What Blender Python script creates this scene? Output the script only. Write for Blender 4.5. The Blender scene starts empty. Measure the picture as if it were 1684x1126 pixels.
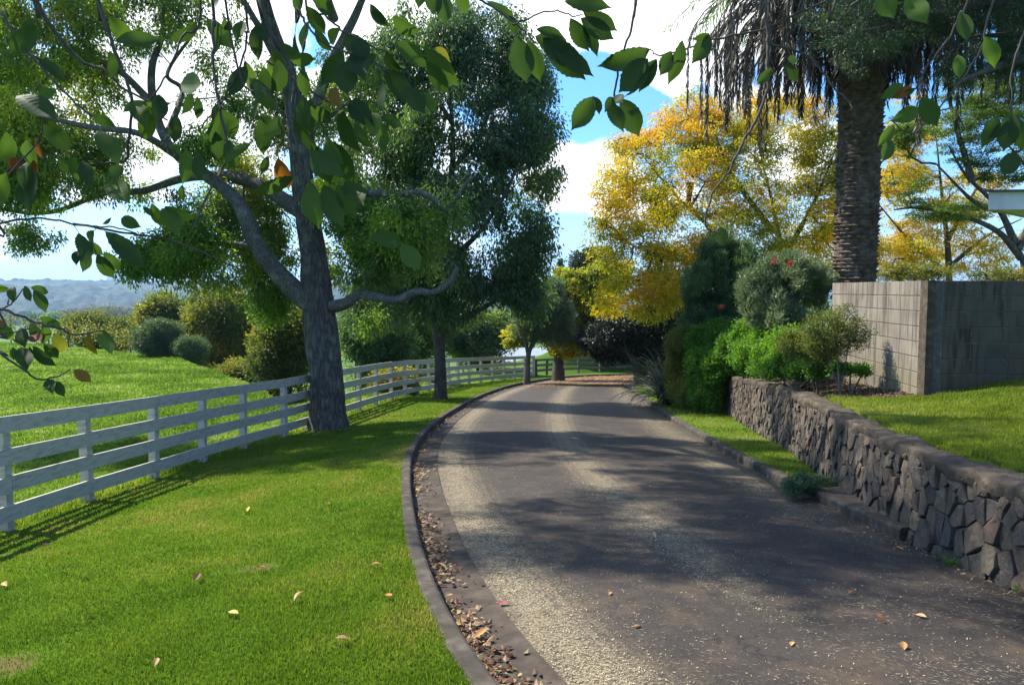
import bpy, math, random
import numpy as np
from mathutils import Vector, noise as mnoise
random.seed(7); RNG = np.random.default_rng(7)
R = math.radians
scene = bpy.context.scene
COL = scene.collection
# ------------------------------------------------------------------ camera
F, CX, CY, CAMZ, PITCH = 1230.0, 842.0, 563.0, 1.6, R(4.05)
cam = bpy.data.cameras.new('camera'); camo = bpy.data.objects.new('camera', cam); COL.objects.link(camo)
camo.location = (0, 0, CAMZ); camo.rotation_euler = (R(90) - PITCH, 0, 0)
cam.sensor_width = 36; cam.lens = 36 * F / 1684; cam.clip_start = .05; cam.clip_end = 20000
scene.camera = camo
# ------------------------------------------------------------------ light
SUN_EL, SUN_AZ = R(48), R(60)           # azimuth measured to the left of the view direction
SD = Vector((-math.sin(SUN_AZ) * math.cos(SUN_EL), math.cos(SUN_AZ) * math.cos(SUN_EL), math.sin(SUN_EL)))
sl = bpy.data.lights.new('sun', 'SUN'); so = bpy.data.objects.new('sun', sl); COL.objects.link(so)
sl.energy = 3.2; sl.angle = R(.55); sl.color = (1, .94, .83)
so.rotation_euler = (-SD).to_track_quat('-Z', 'Y').to_euler(); so.location = SD * 60
scene.view_settings.view_transform = 'Standard'; scene.view_settings.look = 'None'
scene.view_settings.exposure = 1.85; scene.view_settings.gamma = 1
w = bpy.data.worlds.new('World'); scene.world = w; w.use_nodes = True

def Q(px, py, d):
    """point at distance d (along +Y) seen at photo pixel px,py"""
    u = (px - CX) / F; v = (CY - py) / F
    y = math.cos(PITCH) + v * math.sin(PITCH); z = -math.sin(PITCH) + v * math.cos(PITCH)
    return Vector((u / y * d, d, CAMZ + z / y * d))

class NT:
    def __init__(s, tree): s.t = tree; s.n = tree.nodes; s.l = tree.links
    def new(s, typ, **kw):
        n = s.n.new(typ)
        for k, v in kw.items():
            if hasattr(n, k): setattr(n, k, v)
        return n
    def lk(s, a, b): s.l.new(a, b)
    def math(s, op, a, b=None, clamp=False):
        n = s.n.new('ShaderNodeMath'); n.operation = op; n.use_clamp = clamp
        for i, x in enumerate((a, b)):
            if x is None: continue
            if isinstance(x, (int, float)): n.inputs[i].default_value = x
            else: s.lk(x, n.inputs[i])
        return n.outputs[0]
    def noise(s, vec, scale, detail=4, rough=.55, dist=0):
        n = s.n.new('ShaderNodeTexNoise'); n.inputs['Scale'].default_value = scale
        n.inputs['Detail'].default_value = detail; n.inputs['Roughness'].default_value = rough
        n.inputs['Distortion'].default_value = dist
        if vec is not None: s.lk(vec, n.inputs['Vector'])
        return n.outputs['Fac']
    def ramp(s, fac, stops):
        n = s.n.new('ShaderNodeValToRGB'); e = n.color_ramp.elements
        while len(e) > 1: e.remove(e[-1])
        e[0].position = stops[0][0]; e[0].color = (*stops[0][1], 1)
        for p, c in stops[1:]:
            x = e.new(p); x.color = (*c, 1)
        s.lk(fac, n.inputs[0]); return n.outputs[0]
    def mix(s, fac, a, b, mode='MIX'):
        n = s.n.new('ShaderNodeMix'); n.data_type = 'RGBA'; n.blend_type = mode
        for i, x in ((0, fac), (6, a), (7, b)):
            if isinstance(x, (int, float)): n.inputs[i].default_value = x
            elif isinstance(x, tuple): n.inputs[i].default_value = (*x, 1)
            else: s.lk(x, n.inputs[i])
        return n.outputs[2]
    def mapr(s, v, a, b, c=0., d=1., smooth=True):
        n = s.n.new('ShaderNodeMapRange'); n.interpolation_type = 'SMOOTHSTEP' if smooth else 'LINEAR'
        s.lk(v, n.inputs[0])
        for i, x in enumerate((a, b, c, d)): n.inputs[i + 1].default_value = x
        return n.outputs[0]

# ------------------------------------------------------------------ sky (nishita + procedural clouds)
def build_sky():
    N = NT(w.node_tree); N.n.clear()
    out = N.new('ShaderNodeOutputWorld'); bg = N.new('ShaderNodeBackground')
    sky = N.new('ShaderNodeTexSky'); sky.sky_type = 'NISHITA'; sky.sun_disc = False
    sky.sun_elevation = SUN_EL; sky.sun_rotation = -SUN_AZ
    sky.air_density = 1.0; sky.dust_density = .6; sky.ozone_density = 2.0
    tc = N.new('ShaderNodeTexCoord').outputs['Generated']
    sep = N.new('ShaderNodeSeparateXYZ'); N.lk(tc, sep.inputs[0])
    zz = N.math('MAXIMUM', sep.outputs[2], 0.0); zz = N.math('ADD', zz, .22)
    cb = N.new('ShaderNodeCombineXYZ')
    N.lk(N.math('DIVIDE', sep.outputs[0], zz), cb.inputs[0]); N.lk(N.math('DIVIDE', sep.outputs[1], zz), cb.inputs[1])
    cb.inputs[2].default_value = 3.7
    n1 = N.noise(cb.outputs[0], 1.25, 7, .56, .25)
    n2 = N.noise(tc, 9.0, 6, .62, .4)
    n3 = N.noise(cb.outputs[0], 2.6, 5, .55, .2)
    val = N.math('ADD', N.math('MULTIPLY', n1, .55), N.math('MULTIPLY', n2, .45))
    def blob(px, py, rad, amt):
        nonlocal val
        d = (Q(px, py, 1) - Vector((0, 0, CAMZ))).normalized()
        v = N.new('ShaderNodeVectorMath', operation='DOT_PRODUCT'); N.lk(tc, v.inputs[0]); v.inputs[1].default_value = d
        r1 = rad / F
        m = N.mapr(v.outputs['Value'], math.cos(r1), math.cos(r1 * .25), 0, amt)
        val = N.math('ADD', val, m)
    for b in ((1010, 60, 260, .22), (1180, 90, 160, .2), (960, 300, 120, .28), (560, 30, 240, .2), (250, 130, 260, .18),
              (120, 330, 180, .08), (1320, 200, 110, .12), (700, 200, 200, .12),
              (930, 170, 120, -.24), (1010, 205, 125, -.28), (1110, 210, 100, -.22), (1210, 165, 100, -.22), (1330, 130, 90, -.08), (1140, 100, 60, -.05), (70, 20, 90, -.12), (300, 330, 110, -.12),
              (1540, 90, 140, -.2), (1640, 200, 130, -.2), (500, 72, 60, -.2), (905, 410, 120, -.22),
              (960, 440, 120, -.12), (180, 400, 110, -.16), (1640, 380, 160, -.1)):
        blob(*b)
    mask = N.mapr(val, .50, .60)
    low = N.mapr(sep.outputs[2], .0, .09)             # clouds thin out into pale haze at the horizon
    mask = N.math('MULTIPLY', mask, low)
    shade = N.mapr(n3, .35, .75, 0, 1)
    ccol = N.mix(shade, (5.6, 5.55, 5.5), (2.6, 2.8, 3.15))
    ccol2 = N.mix(N.mapr(val, .56, .78), ccol, (5.6, 5.6, 5.65))
    skyc = N.mix(1.0, sky.outputs[0], (.34, .60, .88), 'MULTIPLY')
    hz = N.mapr(sep.outputs[2], -.02, .17, 1, 0)
    skyc = N.mix(N.math('MULTIPLY', hz, .75), skyc, (3.2, 3.8, 4.4))
    col = N.mix(mask, skyc, ccol2)
    N.lk(col, bg.inputs[0]); bg.inputs[1].default_value = .1
    N.lk(bg.outputs[0], out.inputs[0])
build_sky()

# ------------------------------------------------------------------ mesh helpers
def mk(name, V, F4=None, F3=None, m=None, parent=None, smooth=False, attr=None):
    V = np.asarray(V, np.float32).reshape(-1, 3)
    me = bpy.data.meshes.new(name); o = bpy.data.objects.new(name, me); COL.objects.link(o)
    F4 = np.zeros((0, 4), np.int32) if F4 is None or len(F4) == 0 else np.asarray(F4, np.int32)
    F3 = np.zeros((0, 3), np.int32) if F3 is None or len(F3) == 0 else np.asarray(F3, np.int32)
    me.vertices.add(len(V)); me.vertices.foreach_set('co', V.ravel())
    n4, n3 = len(F4), len(F3)
    me.loops.add(n4 * 4 + n3 * 3); me.loops.foreach_set('vertex_index', np.concatenate([F4.ravel(), F3.ravel()]))
    me.polygons.add(n4 + n3)
    me.polygons.foreach_set('loop_start', np.concatenate([np.arange(n4) * 4, n4 * 4 + np.arange(n3) * 3]).astype(np.int32))
    me.polygons.foreach_set('use_smooth', np.full(n4 + n3, bool(smooth)))
    if attr is not None:
        a = me.attributes.new('v', 'FLOAT', 'FACE'); a.data.foreach_set('value', np.asarray(attr, np.float32))
    me.update(calc_edges=True)
    if m: me.materials.append(m)
    if parent:
        o.parent = parent; o.location = -parent.location
    return o
def props(o, label=None, cat=None, group=None, kind=None):
    for k, v in (('label', label), ('category', cat), ('group', group), ('kind', kind)):
        if v: o[k] = v
    return o
def thing(name, label, cat, loc, group=None):
    o = bpy.data.objects.new(name, None); COL.objects.link(o); o.location = loc; o.empty_display_size = .2
    return props(o, label, cat, group)

class MB:
    """collects polygons, builds ONE mesh"""
    def __init__(s): s.v = []; s.f4 = []; s.f3 = []; s.n = 0; s.a4 = []; s.a3 = []
    def add(s, V, F4=(), F3=(), a=0.):
        V = np.asarray(V, float).reshape(-1, 3); s.v.append(V)
        if len(F4): s.f4.append(np.asarray(F4, int) + s.n); s.a4 += [a] * len(F4)
        if len(F3): s.f3.append(np.asarray(F3, int) + s.n); s.a3 += [a] * len(F3)
        s.n += len(V)
    def box(s, c, ax, ay, az, a=0.):
        """centre and three half-axis vectors"""
        c = np.array(c, float); A = [np.array(q, float) for q in (ax, ay, az)]
        V = [c + i * A[0] + j * A[1] + k * A[2] for k in (-1, 1) for j in (-1, 1) for i in (-1, 1)]
        s.add(V, [(0, 2, 3, 1), (4, 5, 7, 6), (0, 1, 5, 4), (2, 6, 7, 3), (0, 4, 6, 2), (1, 3, 7, 5)], a=a)
    def tube(s, P, r, k=6, a=0., rough=0., cap=True):
        P = np.asarray(P, float); n = len(P); r = np.broadcast_to(np.asarray(r, float), (n,))
        T = np.gradient(P, axis=0); T /= np.linalg.norm(T, axis=1)[:, None] + 1e-9
        u = np.cross(T[0], (0.31, .95, .1)); u /= np.linalg.norm(u) + 1e-9
        ang = np.arange(k) * 2 * math.pi / k; V = np.zeros((n, k, 3))
        for i in range(n):
            u = u - T[i] * np.dot(u, T[i]); u /= np.linalg.norm(u) + 1e-9
            b = np.cross(T[i], u)
            rr = r[i] * (1 + (RNG.normal(0, rough, k) if rough else 0))
            V[i] = P[i] + (np.cos(ang)[:, None] * u + np.sin(ang)[:, None] * b) * (rr[:, None] if rough else rr)
        i, j = np.meshgrid(np.arange(n - 1), np.arange(k), indexing='ij'); j2 = (j + 1) % k
        Fq = np.stack([i * k + j, i * k + j2, (i + 1) * k + j2, (i + 1) * k + j], -1).reshape(-1, 4)
        V = V.reshape(-1, 3); F3 = []
        if cap:
            V = np.vstack([V, P[-1] + T[-1] * r[-1] * .5]); t = len(V) - 1
            F3 = [((n - 1) * k + q, (n - 1) * k + (q + 1) % k, t) for q in range(k)]
        s.add(V, Fq, F3, a)
    def strip(s, A, B, a=0.):
        A = np.asarray(A, float); B = np.asarray(B, float); n = len(A)
        s.add(np.vstack([A, B]), [(i, i + 1, n + i + 1, n + i) for i in range(n - 1)], a=a)
    def build(s, name, m, parent=None, smooth=False):
        V = np.vstack(s.v) if s.v else np.zeros((0, 3))
        return mk(name, V, np.vstack(s.f4) if s.f4 else None, np.vstack(s.f3) if s.f3 else None, m, parent, smooth, s.a4 + s.a3)

def smooth_line(P, n=12):
    """Catmull-Rom through P"""
    P = np.asarray(P, float); out = []
    E = np.vstack([2 * P[0] - P[1], P, 2 * P[-1] - P[-2]])
    for i in range(1, len(E) - 2):
        for t in np.linspace(0, 1, n, endpoint=False):
            a, b, c, d = E[i - 1:i + 3]
            out.append(.5 * ((2 * b) + (-a + c) * t + (2 * a - 5 * b + 4 * c - d) * t ** 2 + (-a + 3 * b - 3 * c + d) * t ** 3))
    out.append(P[-1]); return np.array(out)
def resample(P, step):
    P = np.asarray(P, float); s = np.r_[0, np.cumsum(np.linalg.norm(np.diff(P, axis=0), axis=1))]
    t = np.arange(0, s[-1], step); return np.stack([np.interp(t, s, P[:, k]) for k in range(P.shape[1])], 1)
def offset2(P, d):
    """offset a plan polyline to its left (+d) / right (-d)"""
    P = np.asarray(P, float); T = np.gradient(P, axis=0); T /= np.linalg.norm(T, axis=1)[:, None]
    return P + np.stack([-T[:, 1], T[:, 0]], 1) * d
def fbm(x, y, s, seed=0., o=3):
    """cheap vectorised value noise, about -1..1"""
    x = np.asarray(x, float) / s; y = np.asarray(y, float) / s; r = 0; a = 1
    for k in range(o):
        xi = np.floor(x); yi = np.floor(y); fx = x - xi; fy = y - yi; fx = fx * fx * (3 - 2 * fx); fy = fy * fy * (3 - 2 * fy)
        h = lambda i, j: (np.sin(i * 127.1 + j * 311.7 + seed * 17.3 + k * 5.1) * 43758.5453) % 1 * 2 - 1
        r = r + a * ((h(xi, yi) * (1 - fx) + h(xi + 1, yi) * fx) * (1 - fy) + (h(xi, yi + 1) * (1 - fx) + h(xi + 1, yi + 1) * fx) * fy)
        x = x * 2.03 + 7.1; y = y * 2.03 + 3.3; a *= .5
    return r / 1.6

# ------------------------------------------------------------------ terrain functions
PY = [-60, -20, 0, 8, 16, 25, 38, 50, 60, 90]; PZ = [4.5, 1.8, 0, -.74, -1.46, -2.15, -3.2, -4.1, -4.5, -6]
P_ = lambda y: np.interp(y, PY, PZ)
# kerb face lines (plan)
LK = smooth_line([(2.6, -7), (1.5, -1.5), (.6, 1.6), (-.17, 3.65), (-.62, 5.4), (-1.0, 7.5), (-1.3, 9.5), (-1.58, 12), (-1.74, 15.5), (-1.62, 20),
                  (-.95, 28), (.2, 35.5), (2.1, 42), (4.4, 46.3), (8, 48.6), (13, 49.5), (22, 49.5)])
RK = smooth_line([(5.6, -7), (4.3, -1.5), (3.75, 1.6), (3.5, 3.65), (3.42, 5.4), (3.40, 7.5), (3.42, 9.5), (3.52, 12), (3.76, 15.5), (4.05, 20),
                  (4.7, 28), (5.15, 32), (5.9, 35), (7.3, 37), (10, 38.3), (14, 38.7), (22, 38.7)])
FEN = smooth_line([(-6.2, -4), (-5.7, 2), (-5.48, 8), (-5.52, 9.6), (-5.42, 11.2), (-5.25, 14.3), (-4.75, 17), (-4.2, 21.7), (-3.75, 25.2), (-3.2, 29), (-2.1, 35), (.6, 42.5), (2.6, 47.3),
                   (5.2, 50.2), (9, 51.6), (15, 52), (24, 52)])
WAL = smooth_line([(5.2, -7), (4.3, -1), (3.72, 3), (3.5, 5.1), (3.5, 6.6), (3.78, 8.6), (4.43, 11.9), (5.05, 16), (5.9, 21), (7.2, 27)])
lx = lambda L, y: np.interp(y, L[:, 1], L[:, 0])
EDGE = np.array([(-90, 66), (-60, 60), (-40, 53), (-27, 45.5), (-16, 35.5), (-8.3, 24), (-6.2, 18.5), (-5.2, 21), (-4, 25), (-3, 30), (-1.9, 36), (-.3, 43), (2, 49), (5, 52.5), (9, 54), (24, 55), (90, 60)])
EDGE = np.array([(-90, 66), (-60, 60), (-40, 53), (-27, 45.5), (-16, 35.5), (-9.0, 25), (-6.4, 21), (-5.2, 25), (-4.5, 30), (-3.2, 36), (-.9, 43), (2, 49), (5, 52.5), (9, 54), (24, 55), (90, 60)])
def sd_edge(x, y):
    """distance beyond the terrace edge (positive outside, down the valley side)"""
    x = np.asarray(x, float); y = np.asarray(y, float)
    best = np.full(np.broadcast(x, y).shape, 1e9)
    for (ax, ay), (bx, by) in zip(EDGE[:-1], EDGE[1:]):
        dx, dy = bx - ax, by - ay; t = np.clip(((x - ax) * dx + (y - ay) * dy) / (dx * dx + dy * dy), 0, 1)
        best = np.minimum(best, np.hypot(x - ax - t * dx, y - ay - t * dy))
    ye = np.interp(x, [-90, -60, -40, -27, -16, -9.0, -6.4, -5.2, -4.5, -3.2, -.9, 2, 5, 9, 24, 90], [66, 60, 53, 45.5, 35.5, 25, 21, 25, 30, 36, 43, 49, 52.5, 54, 55, 60])
    return np.where(y > ye, best, -best)
def sstep(x, a, b):
    t = np.clip((np.asarray(x, float) - a) / (b - a), 0, 1); return t * t * (3 - 2 * t)
def Hl(x, y):
    """mown lawn / verge surface beside the drive"""
    x = np.asarray(x, float); y = np.asarray(y, float)
    d = np.maximum(0, lx(LK, np.minimum(y, 46)) - x - .3)
    return P_(y) + .1 - .095 * d * (1 - sstep(y, 12, 26)) + .012 * fbm(x, y, 1.7, 2) 
def Hg(x, y):
    """paddock, valley"""
    x = np.asarray(x, float); y = np.asarray(y, float)
    dl = lx(FEN, np.minimum(y, 52)) - x
    w_ = sstep(dl, 0, 5)
    pad = -1.30 - .017 * (y - 10) - .02 * np.maximum(0, dl) * sstep(y, 30, 5) + .10 * fbm(x, y, 6, 5) + .045 * fbm(x, y * .6, .9, 8)
    base = Hl(x, y) * (1 - w_) + pad * w_
    s = sd_edge(x, y)
    drop = np.where(s > 0, 16 * (1 - np.exp(-np.maximum(s, 0) / 26)) + .018 * np.minimum(np.maximum(s - 20, 0), 900), 0)
    far = 5 * fbm(x, y, 140, 3) * sstep(s, 40, 200)
    knoll = 9 * np.exp(-(((x + 120) / 70) ** 2 + ((y - 230) / 55) ** 2))
    return base - drop + far + knoll * sstep(s, 20, 60)
CPY = [-8, 0, 5, 6.4, 9, 11.9, 16, 21, 30, 40]; CPZ = [.7, .42, .24, .21, .10, -.02, -.32, -.78, -1.7, -2.7]
def Hu(x, y):
    """upper terrace right of the stone wall"""
    x = np.asarray(x, float); y = np.asarray(y, float)
    d = np.maximum(0, x - lx(WAL, y) - .25)
    c = np.interp(y, CPY, CPZ)
    tgt = np.interp(y, [0, 14, 22, 40], [.52, .42, 0, -1.6])
    return c - .035 * (d < .12) + (tgt - c) * sstep(d, 0, 2.6) * .95 + .015 * fbm(x, y, 1.3, 4)
def ray_ground(px, py, H=Hl, lo=2., hi=80.):
    for d in np.arange(lo, hi, .05):
        p = Q(px, py, d)
        if p.z <= float(H(p.x, p.y)): return Vector((p.x, p.y, float(H(p.x, p.y))))
    return Q(px, py, hi)
# ------------------------------------------------------------------ materials
def pbr(name, build, rough=.85, bump=None, spec=.3):
    m = bpy.data.materials.new(name); m.use_nodes = True; N = NT(m.node_tree)
    b = N.n['Principled BSDF']; b.inputs['Roughness'].default_value = rough; b.inputs['Specular IOR Level'].default_value = spec
    tc = N.new('ShaderNodeTexCoord').outputs['Object']
    c, h = build(N, tc)
    if isinstance(c, tuple): b.inputs['Base Color'].default_value = (*c, 1)
    else: N.lk(c, b.inputs['Base Color'])
    if h is not None and bump:
        bn = N.new('ShaderNodeBump'); bn.inputs['Strength'].default_value = bump[0]; bn.inputs['Distance'].default_value = bump[1]
        N.lk(h, bn.inputs['Height']); N.lk(bn.outputs[0], b.inputs['Normal'])
    return m
def vscale(N, v, s):
    n = N.new('ShaderNodeMapping'); N.lk(v, n.inputs[0]); n.inputs['Scale'].default_value = s; return n.outputs[0]
def attr_v(N):
    a = N.new('ShaderNodeAttribute'); a.attribute_name = 'v'; return a.outputs['Fac']
def leafmat(name, stops, trans=.42, tcol=(1.5, 1.6, .55), rough=.45, spec=.35):
    m = bpy.data.materials.new(name); m.use_nodes = True; N = NT(m.node_tree)
    b = N.n['Principled BSDF']; o = N.n['Material Output']
    b.inputs['Roughness'].default_value = rough; b.inputs['Specular IOR Level'].default_value = spec
    c = N.ramp(attr_v(N), stops); N.lk(c, b.inputs['Base Color'])
    t = N.new('ShaderNodeBsdfTranslucent'); N.lk(N.mix(1., c, tcol, 'MULTIPLY'), t.inputs[0])
    mx = N.new('ShaderNodeMixShader'); mx.inputs[0].default_value = trans
    N.lk(b.outputs[0], mx.inputs[1]); N.lk(t.outputs[0], mx.inputs[2]); N.lk(mx.outputs[0], o.inputs[0])
    return m
def M_grassground(N, tc):
    n1 = N.noise(tc, .55, 5, .6); n2 = N.noise(tc, 7, 5, .7); n3 = N.noise(tc, 60, 3, .7)
    c = N.ramp(n1, [(.3, (.055, .12, .012)), (.5, (.08, .16, .016)), (.72, (.12, .17, .025))])
    c = N.mix(N.mapr(n2, .5, .78), c, (.10, .10, .025)); c = N.mix(N.math('MULTIPLY', n3, .5), c, (.03, .06, .01))
    return c, n3
def bark(name, c1, c2, sc=(9, 9, 1.6), bump=(.9, .03), lichen=.35):
    def f(N, tc):
        v = vscale(N, tc, sc); n = N.noise(v, 2.2, 8, .68, .6); vo = N.new('ShaderNodeTexVoronoi'); vo.feature = 'DISTANCE_TO_EDGE'
        wv = N.new('ShaderNodeVectorMath', operation='ADD'); N.lk(v, wv.inputs[0])
        nn = N.n.new('ShaderNodeTexNoise'); nn.inputs['Scale'].default_value = 2.6; nn.inputs['Detail'].default_value = 6; N.lk(v, nn.inputs[0]); N.lk(nn.outputs['Color'], wv.inputs[1])
        N.lk(wv.outputs[0], vo.inputs['Vector']); vo.inputs['Scale'].default_value = 1.7
        e = N.mapr(vo.outputs[0], 0, .22)
        h = N.math('ADD', N.math('MULTIPLY', e, .3), N.math('MULTIPLY', N.math('ADD', n, N.math('MULTIPLY', N.noise(v, 6.5, 6, .75, .8), .5)), .6))
        c = N.ramp(h, [(.15, tuple(q * .45 for q in c1)), (.5, c1), (.95, c2)])
        l = N.mapr(N.noise(tc, 3.1, 6, .7), .52, .66)
        c = N.mix(N.math('MULTIPLY', l, lichen), c, (.30, .33, .27))
        return c, h
    return pbr(name, f, .92, bump, .15)
def simple_noise(name, stops, scale=4, rough=.85, bump=None, detail=6, spec=.3, sc=(1, 1, 1)):
    def f(N, tc):
        n = N.noise(vscale(N, tc, sc), scale, detail, .65); return N.ramp(n, stops), n
    return pbr(name, f, rough, bump, spec)
MAT = {}
MAT['ground'] = pbr('grass_soil', M_grassground, .95, (.5, .03), .1)
MAT['bark1'] = bark('grey_ridged_bark', (.075, .068, .058), (.17, .16, .14), (7, 7, 1.3), (1., .05), .3)
MAT['bark2'] = bark('dark_bark', (.07, .062, .052), (.13, .12, .105), lichen=.2)
MAT['bark3'] = bark('pale_grey_bark', (.085, .078, .068), (.17, .16, .14), (12, 12, 4), (.6, .015))
MAT['twig'] = simple_noise('twig_bark', [(.3, (.045, .036, .03)), (.7, (.11, .09, .075))], 20)
MAT['palebranch'] = simple_noise('pale_branch_bark', [(.3, (.07, .065, .056)), (.7, (.17, .16, .14))], 12, bump=(.5, .02))
G = lambda *c: c
MAT['leaf_ash'] = leafmat('mid_green_leaflets', [(0, (0.0641, 0.116, 0.0306)), (.5, (0.129, 0.217, 0.0393)), (.8, (0.232, 0.31, 0.0481)), (1, (0.463, 0.389, 0.0546))])
MAT['leaf_dark'] = leafmat('dark_drooping_leaves', [(0, (0.0484, 0.0884, 0.0461)), (.6, (0.0909, 0.158, 0.0646)), (.9, (0.161, 0.24, 0.0599)), (1, (0.302, 0.332, 0.0576))], 0.42)
MAT['leaf_gold'] = leafmat('golden_autumn_leaflets', [(0, (0.17, 0.224, 0.0141)), (.3, (0.415, 0.394, 0.0176)), (.6, (0.678, 0.534, 0.0264)), (.85, (0.716, 0.468, 0.0264)), (1, (0.642, 0.3, 0.0352))], .52, (1.2, 1.2, .6))
MAT['leaf_lime'] = leafmat('lime_yellow_leaves', [(0, (0.108, 0.168, 0.018)), (.5, (0.228, 0.276, 0.024)), (1, (0.504, 0.432, 0.024))], 0.50, (1.3, 1.3, .6))
MAT['leaf_grey'] = leafmat('grey_green_narrow_leaves', [(0, (0.0862, 0.134, 0.0616)), (.6, (0.172, 0.235, 0.1)), (1, (0.293, 0.353, 0.154))], 0.38, (1.2, 1.3, .7))
MAT['leaf_grevillea'] = leafmat('dark_fine_leaves', [(0, (.055, .10, .038)), (.6, (.11, .18, .07)), (1, (.20, .28, .12))], .42, (1.2, 1.3, .7))
MAT['leaf_silver'] = leafmat('silvery_green_leaves', [(0, (0.08, 0.12, 0.056)), (.6, (0.16, 0.208, 0.104)), (1, (0.256, 0.296, 0.16))], .38, (1.1, 1.2, .7))
MAT['leaf_ash_light'] = leafmat('yellow_green_leaflets', [(0, (.09, .17, .02)), (.5, (.20, .31, .03)), (1, (.42, .44, .04))], .5)
MAT['leaf_fern'] = leafmat('feathery_green_leaflets', [(0, (0.0546, 0.101, 0.0187)), (.6, (0.125, 0.187, 0.0281)), (1, (0.265, 0.296, 0.039))], 0.48)
MAT['leaf_olive'] = leafmat('olive_green_leaves', [(0, (0.063, 0.0909, 0.0225)), (.5, (0.134, 0.158, 0.0309)), (.8, (0.237, 0.227, 0.0393)), (1, (0.41, 0.272, 0.0421))], 0.42)
MAT['leaf_bright'] = leafmat('bright_green_leaves', [(0, (0.0432, 0.107, 0.0143)), (.6, (0.0926, 0.214, 0.0214)), (1, (0.197, 0.333, 0.0357))], 0.45)
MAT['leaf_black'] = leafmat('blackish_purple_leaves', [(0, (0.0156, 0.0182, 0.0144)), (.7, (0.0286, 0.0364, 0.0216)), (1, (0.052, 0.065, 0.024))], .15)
MAT['needle'] = leafmat('dark_needles', [(0, (0.0216, 0.0438, 0.0192)), (.7, (0.042, 0.0813, 0.0336)), (1, (0.084, 0.138, 0.054))], .25)
MAT['leaf_juniper'] = leafmat('blue_green_sprigs', [(0, (0.039, 0.078, 0.036)), (.6, (0.091, 0.156, 0.072)), (1, (0.208, 0.286, 0.144))], .2)
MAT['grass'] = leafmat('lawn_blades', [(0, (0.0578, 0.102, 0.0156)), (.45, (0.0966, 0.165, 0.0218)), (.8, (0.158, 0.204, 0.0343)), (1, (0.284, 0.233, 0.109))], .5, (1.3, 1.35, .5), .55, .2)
MAT['grass_sun'] = leafmat('sunlit_lawn_blades', [(0, (0.101, 0.149, 0.0205)), (.5, (0.186, 0.245, 0.0308)), (.85, (0.254, 0.305, 0.0513)), (1, (0.355, 0.314, 0.171))], .5, (1.25, 1.2, .5), .55, .2)  # lighter, yellower copy of the lawn colour with full sun painted in
MAT['grass_pad'] = leafmat('pasture_blades', [(0, (0.072, 0.138, 0.0238)), (.5, (0.152, 0.248, 0.0374)), (.85, (0.224, 0.322, 0.068)), (1, (0.32, 0.331, 0.204))], .5, (1.25, 1.25, .6), .55, .2)

# ------------------------------------------------------------------ ground sheets
def grid_sheet(name, X, Y, H, m, **kw):
    gx, gy = np.meshgrid(X, Y); z = H(gx, gy); V = np.stack([gx, gy, z], -1).reshape(-1, 3)
    ny, nx = gx.shape; i, j = np.meshgrid(np.arange(ny - 1), np.arange(nx - 1), indexing='ij'); b = i * nx + j
    o = mk(name, V, np.stack([b, b + 1, b + nx + 1, b + nx], -1).reshape(-1, 4), None, m, None, True); props(o, **kw); return o
def Hmain(x, y):
    """under the drive and lawn the base sheet lies 0.35 m lower"""
    s = sstep(x - lx(FEN, np.minimum(y, 52)), .0, .35) * (1 - sstep(sd_edge(x, y), -1.2, -.1))
    return Hg(x, y) - .35 * s
def geo(a, b, n): return np.geomspace(a, b, n)
Xs = np.concatenate([-geo(6500, 60, 40), np.linspace(-58, -14, 60), np.linspace(-13.6, 26, 170), geo(27, 6500, 40)])
Ys = np.concatenate([-geo(300, 7, 14), np.linspace(-6, 24, 150), np.linspace(24.4, 70, 110), geo(71.5, 7000, 80)])
grid_sheet('ground', Xs, Ys, Hmain, MAT['ground'], kind='structure')
def strip_sheet(name, A, B, n, H, m):
    """surface between two plan polylines with the same number of points"""
    t = np.linspace(0, 1, n)[:, None, None]; G_ = A[None] * (1 - t) + B[None] * t
    z = H(G_[..., 0], G_[..., 1]); V = np.concatenate([G_, z[..., None]], -1).reshape(-1, 3); c = len(A)
    i, j = np.meshgrid(np.arange(n - 1), np.arange(c - 1), indexing='ij'); b = i * c + j
    return props(mk(name, V, np.stack([b, b + 1, b + c + 1, b + c], -1).reshape(-1, 4), None, m, None, True), kind='structure')
def sync(A, n=260):
    s = np.r_[0, np.cumsum(np.linalg.norm(np.diff(A, axis=0), axis=1))]; t = np.linspace(0, s[-1], n)
    return np.stack([np.interp(t, s, A[:, k]) for k in range(2)], 1)
LKo = offset2(LK, .13)
PATCH = [(ray_ground(425, 935), .20, .09), (ray_ground(2, 1097), .26, .17), (ray_ground(40, 910), .3, .06), (ray_ground(660, 765), .25, .2)]
def M_lawn(N, tc):
    c, h = M_grassground(N, tc)
    for p, ax, ay in PATCH:
        mp = N.new('ShaderNodeMapping'); mp.vector_type = 'POINT'; N.lk(tc, mp.inputs[0]); mp.inputs['Scale'].default_value = (1 / ax, 1 / (ay * 1.6), 0); mp.inputs['Location'].default_value = (-p.x / ax, -p.y / (ay * 1.6), 0)
        ln = N.new('ShaderNodeVectorMath', operation='LENGTH'); N.lk(mp.outputs[0], ln.inputs[0]); d = N.math('ADD', ln.outputs['Value'], N.math('MULTIPLY', N.noise(tc, 9, 4), .9))
        c = N.mix(N.mapr(d, .7, 1.5, .9, 0), c, (.12, .085, .04))
    return c, h
yy = np.concatenate([np.linspace(-7, 45.9, 230)])
LAWNMAT = pbr('lawn_soil', M_lawn, .97, (.5, .03), .0)
strip_sheet('lawn', np.stack([lx(FEN, yy) - .3, yy], 1), np.stack([lx(LKo, yy), yy], 1), 40, Hl, LAWNMAT)
tt = LKo[LKo[:, 1] > 45.5]; tt = tt[tt[:, 0] > 3.3]
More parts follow.
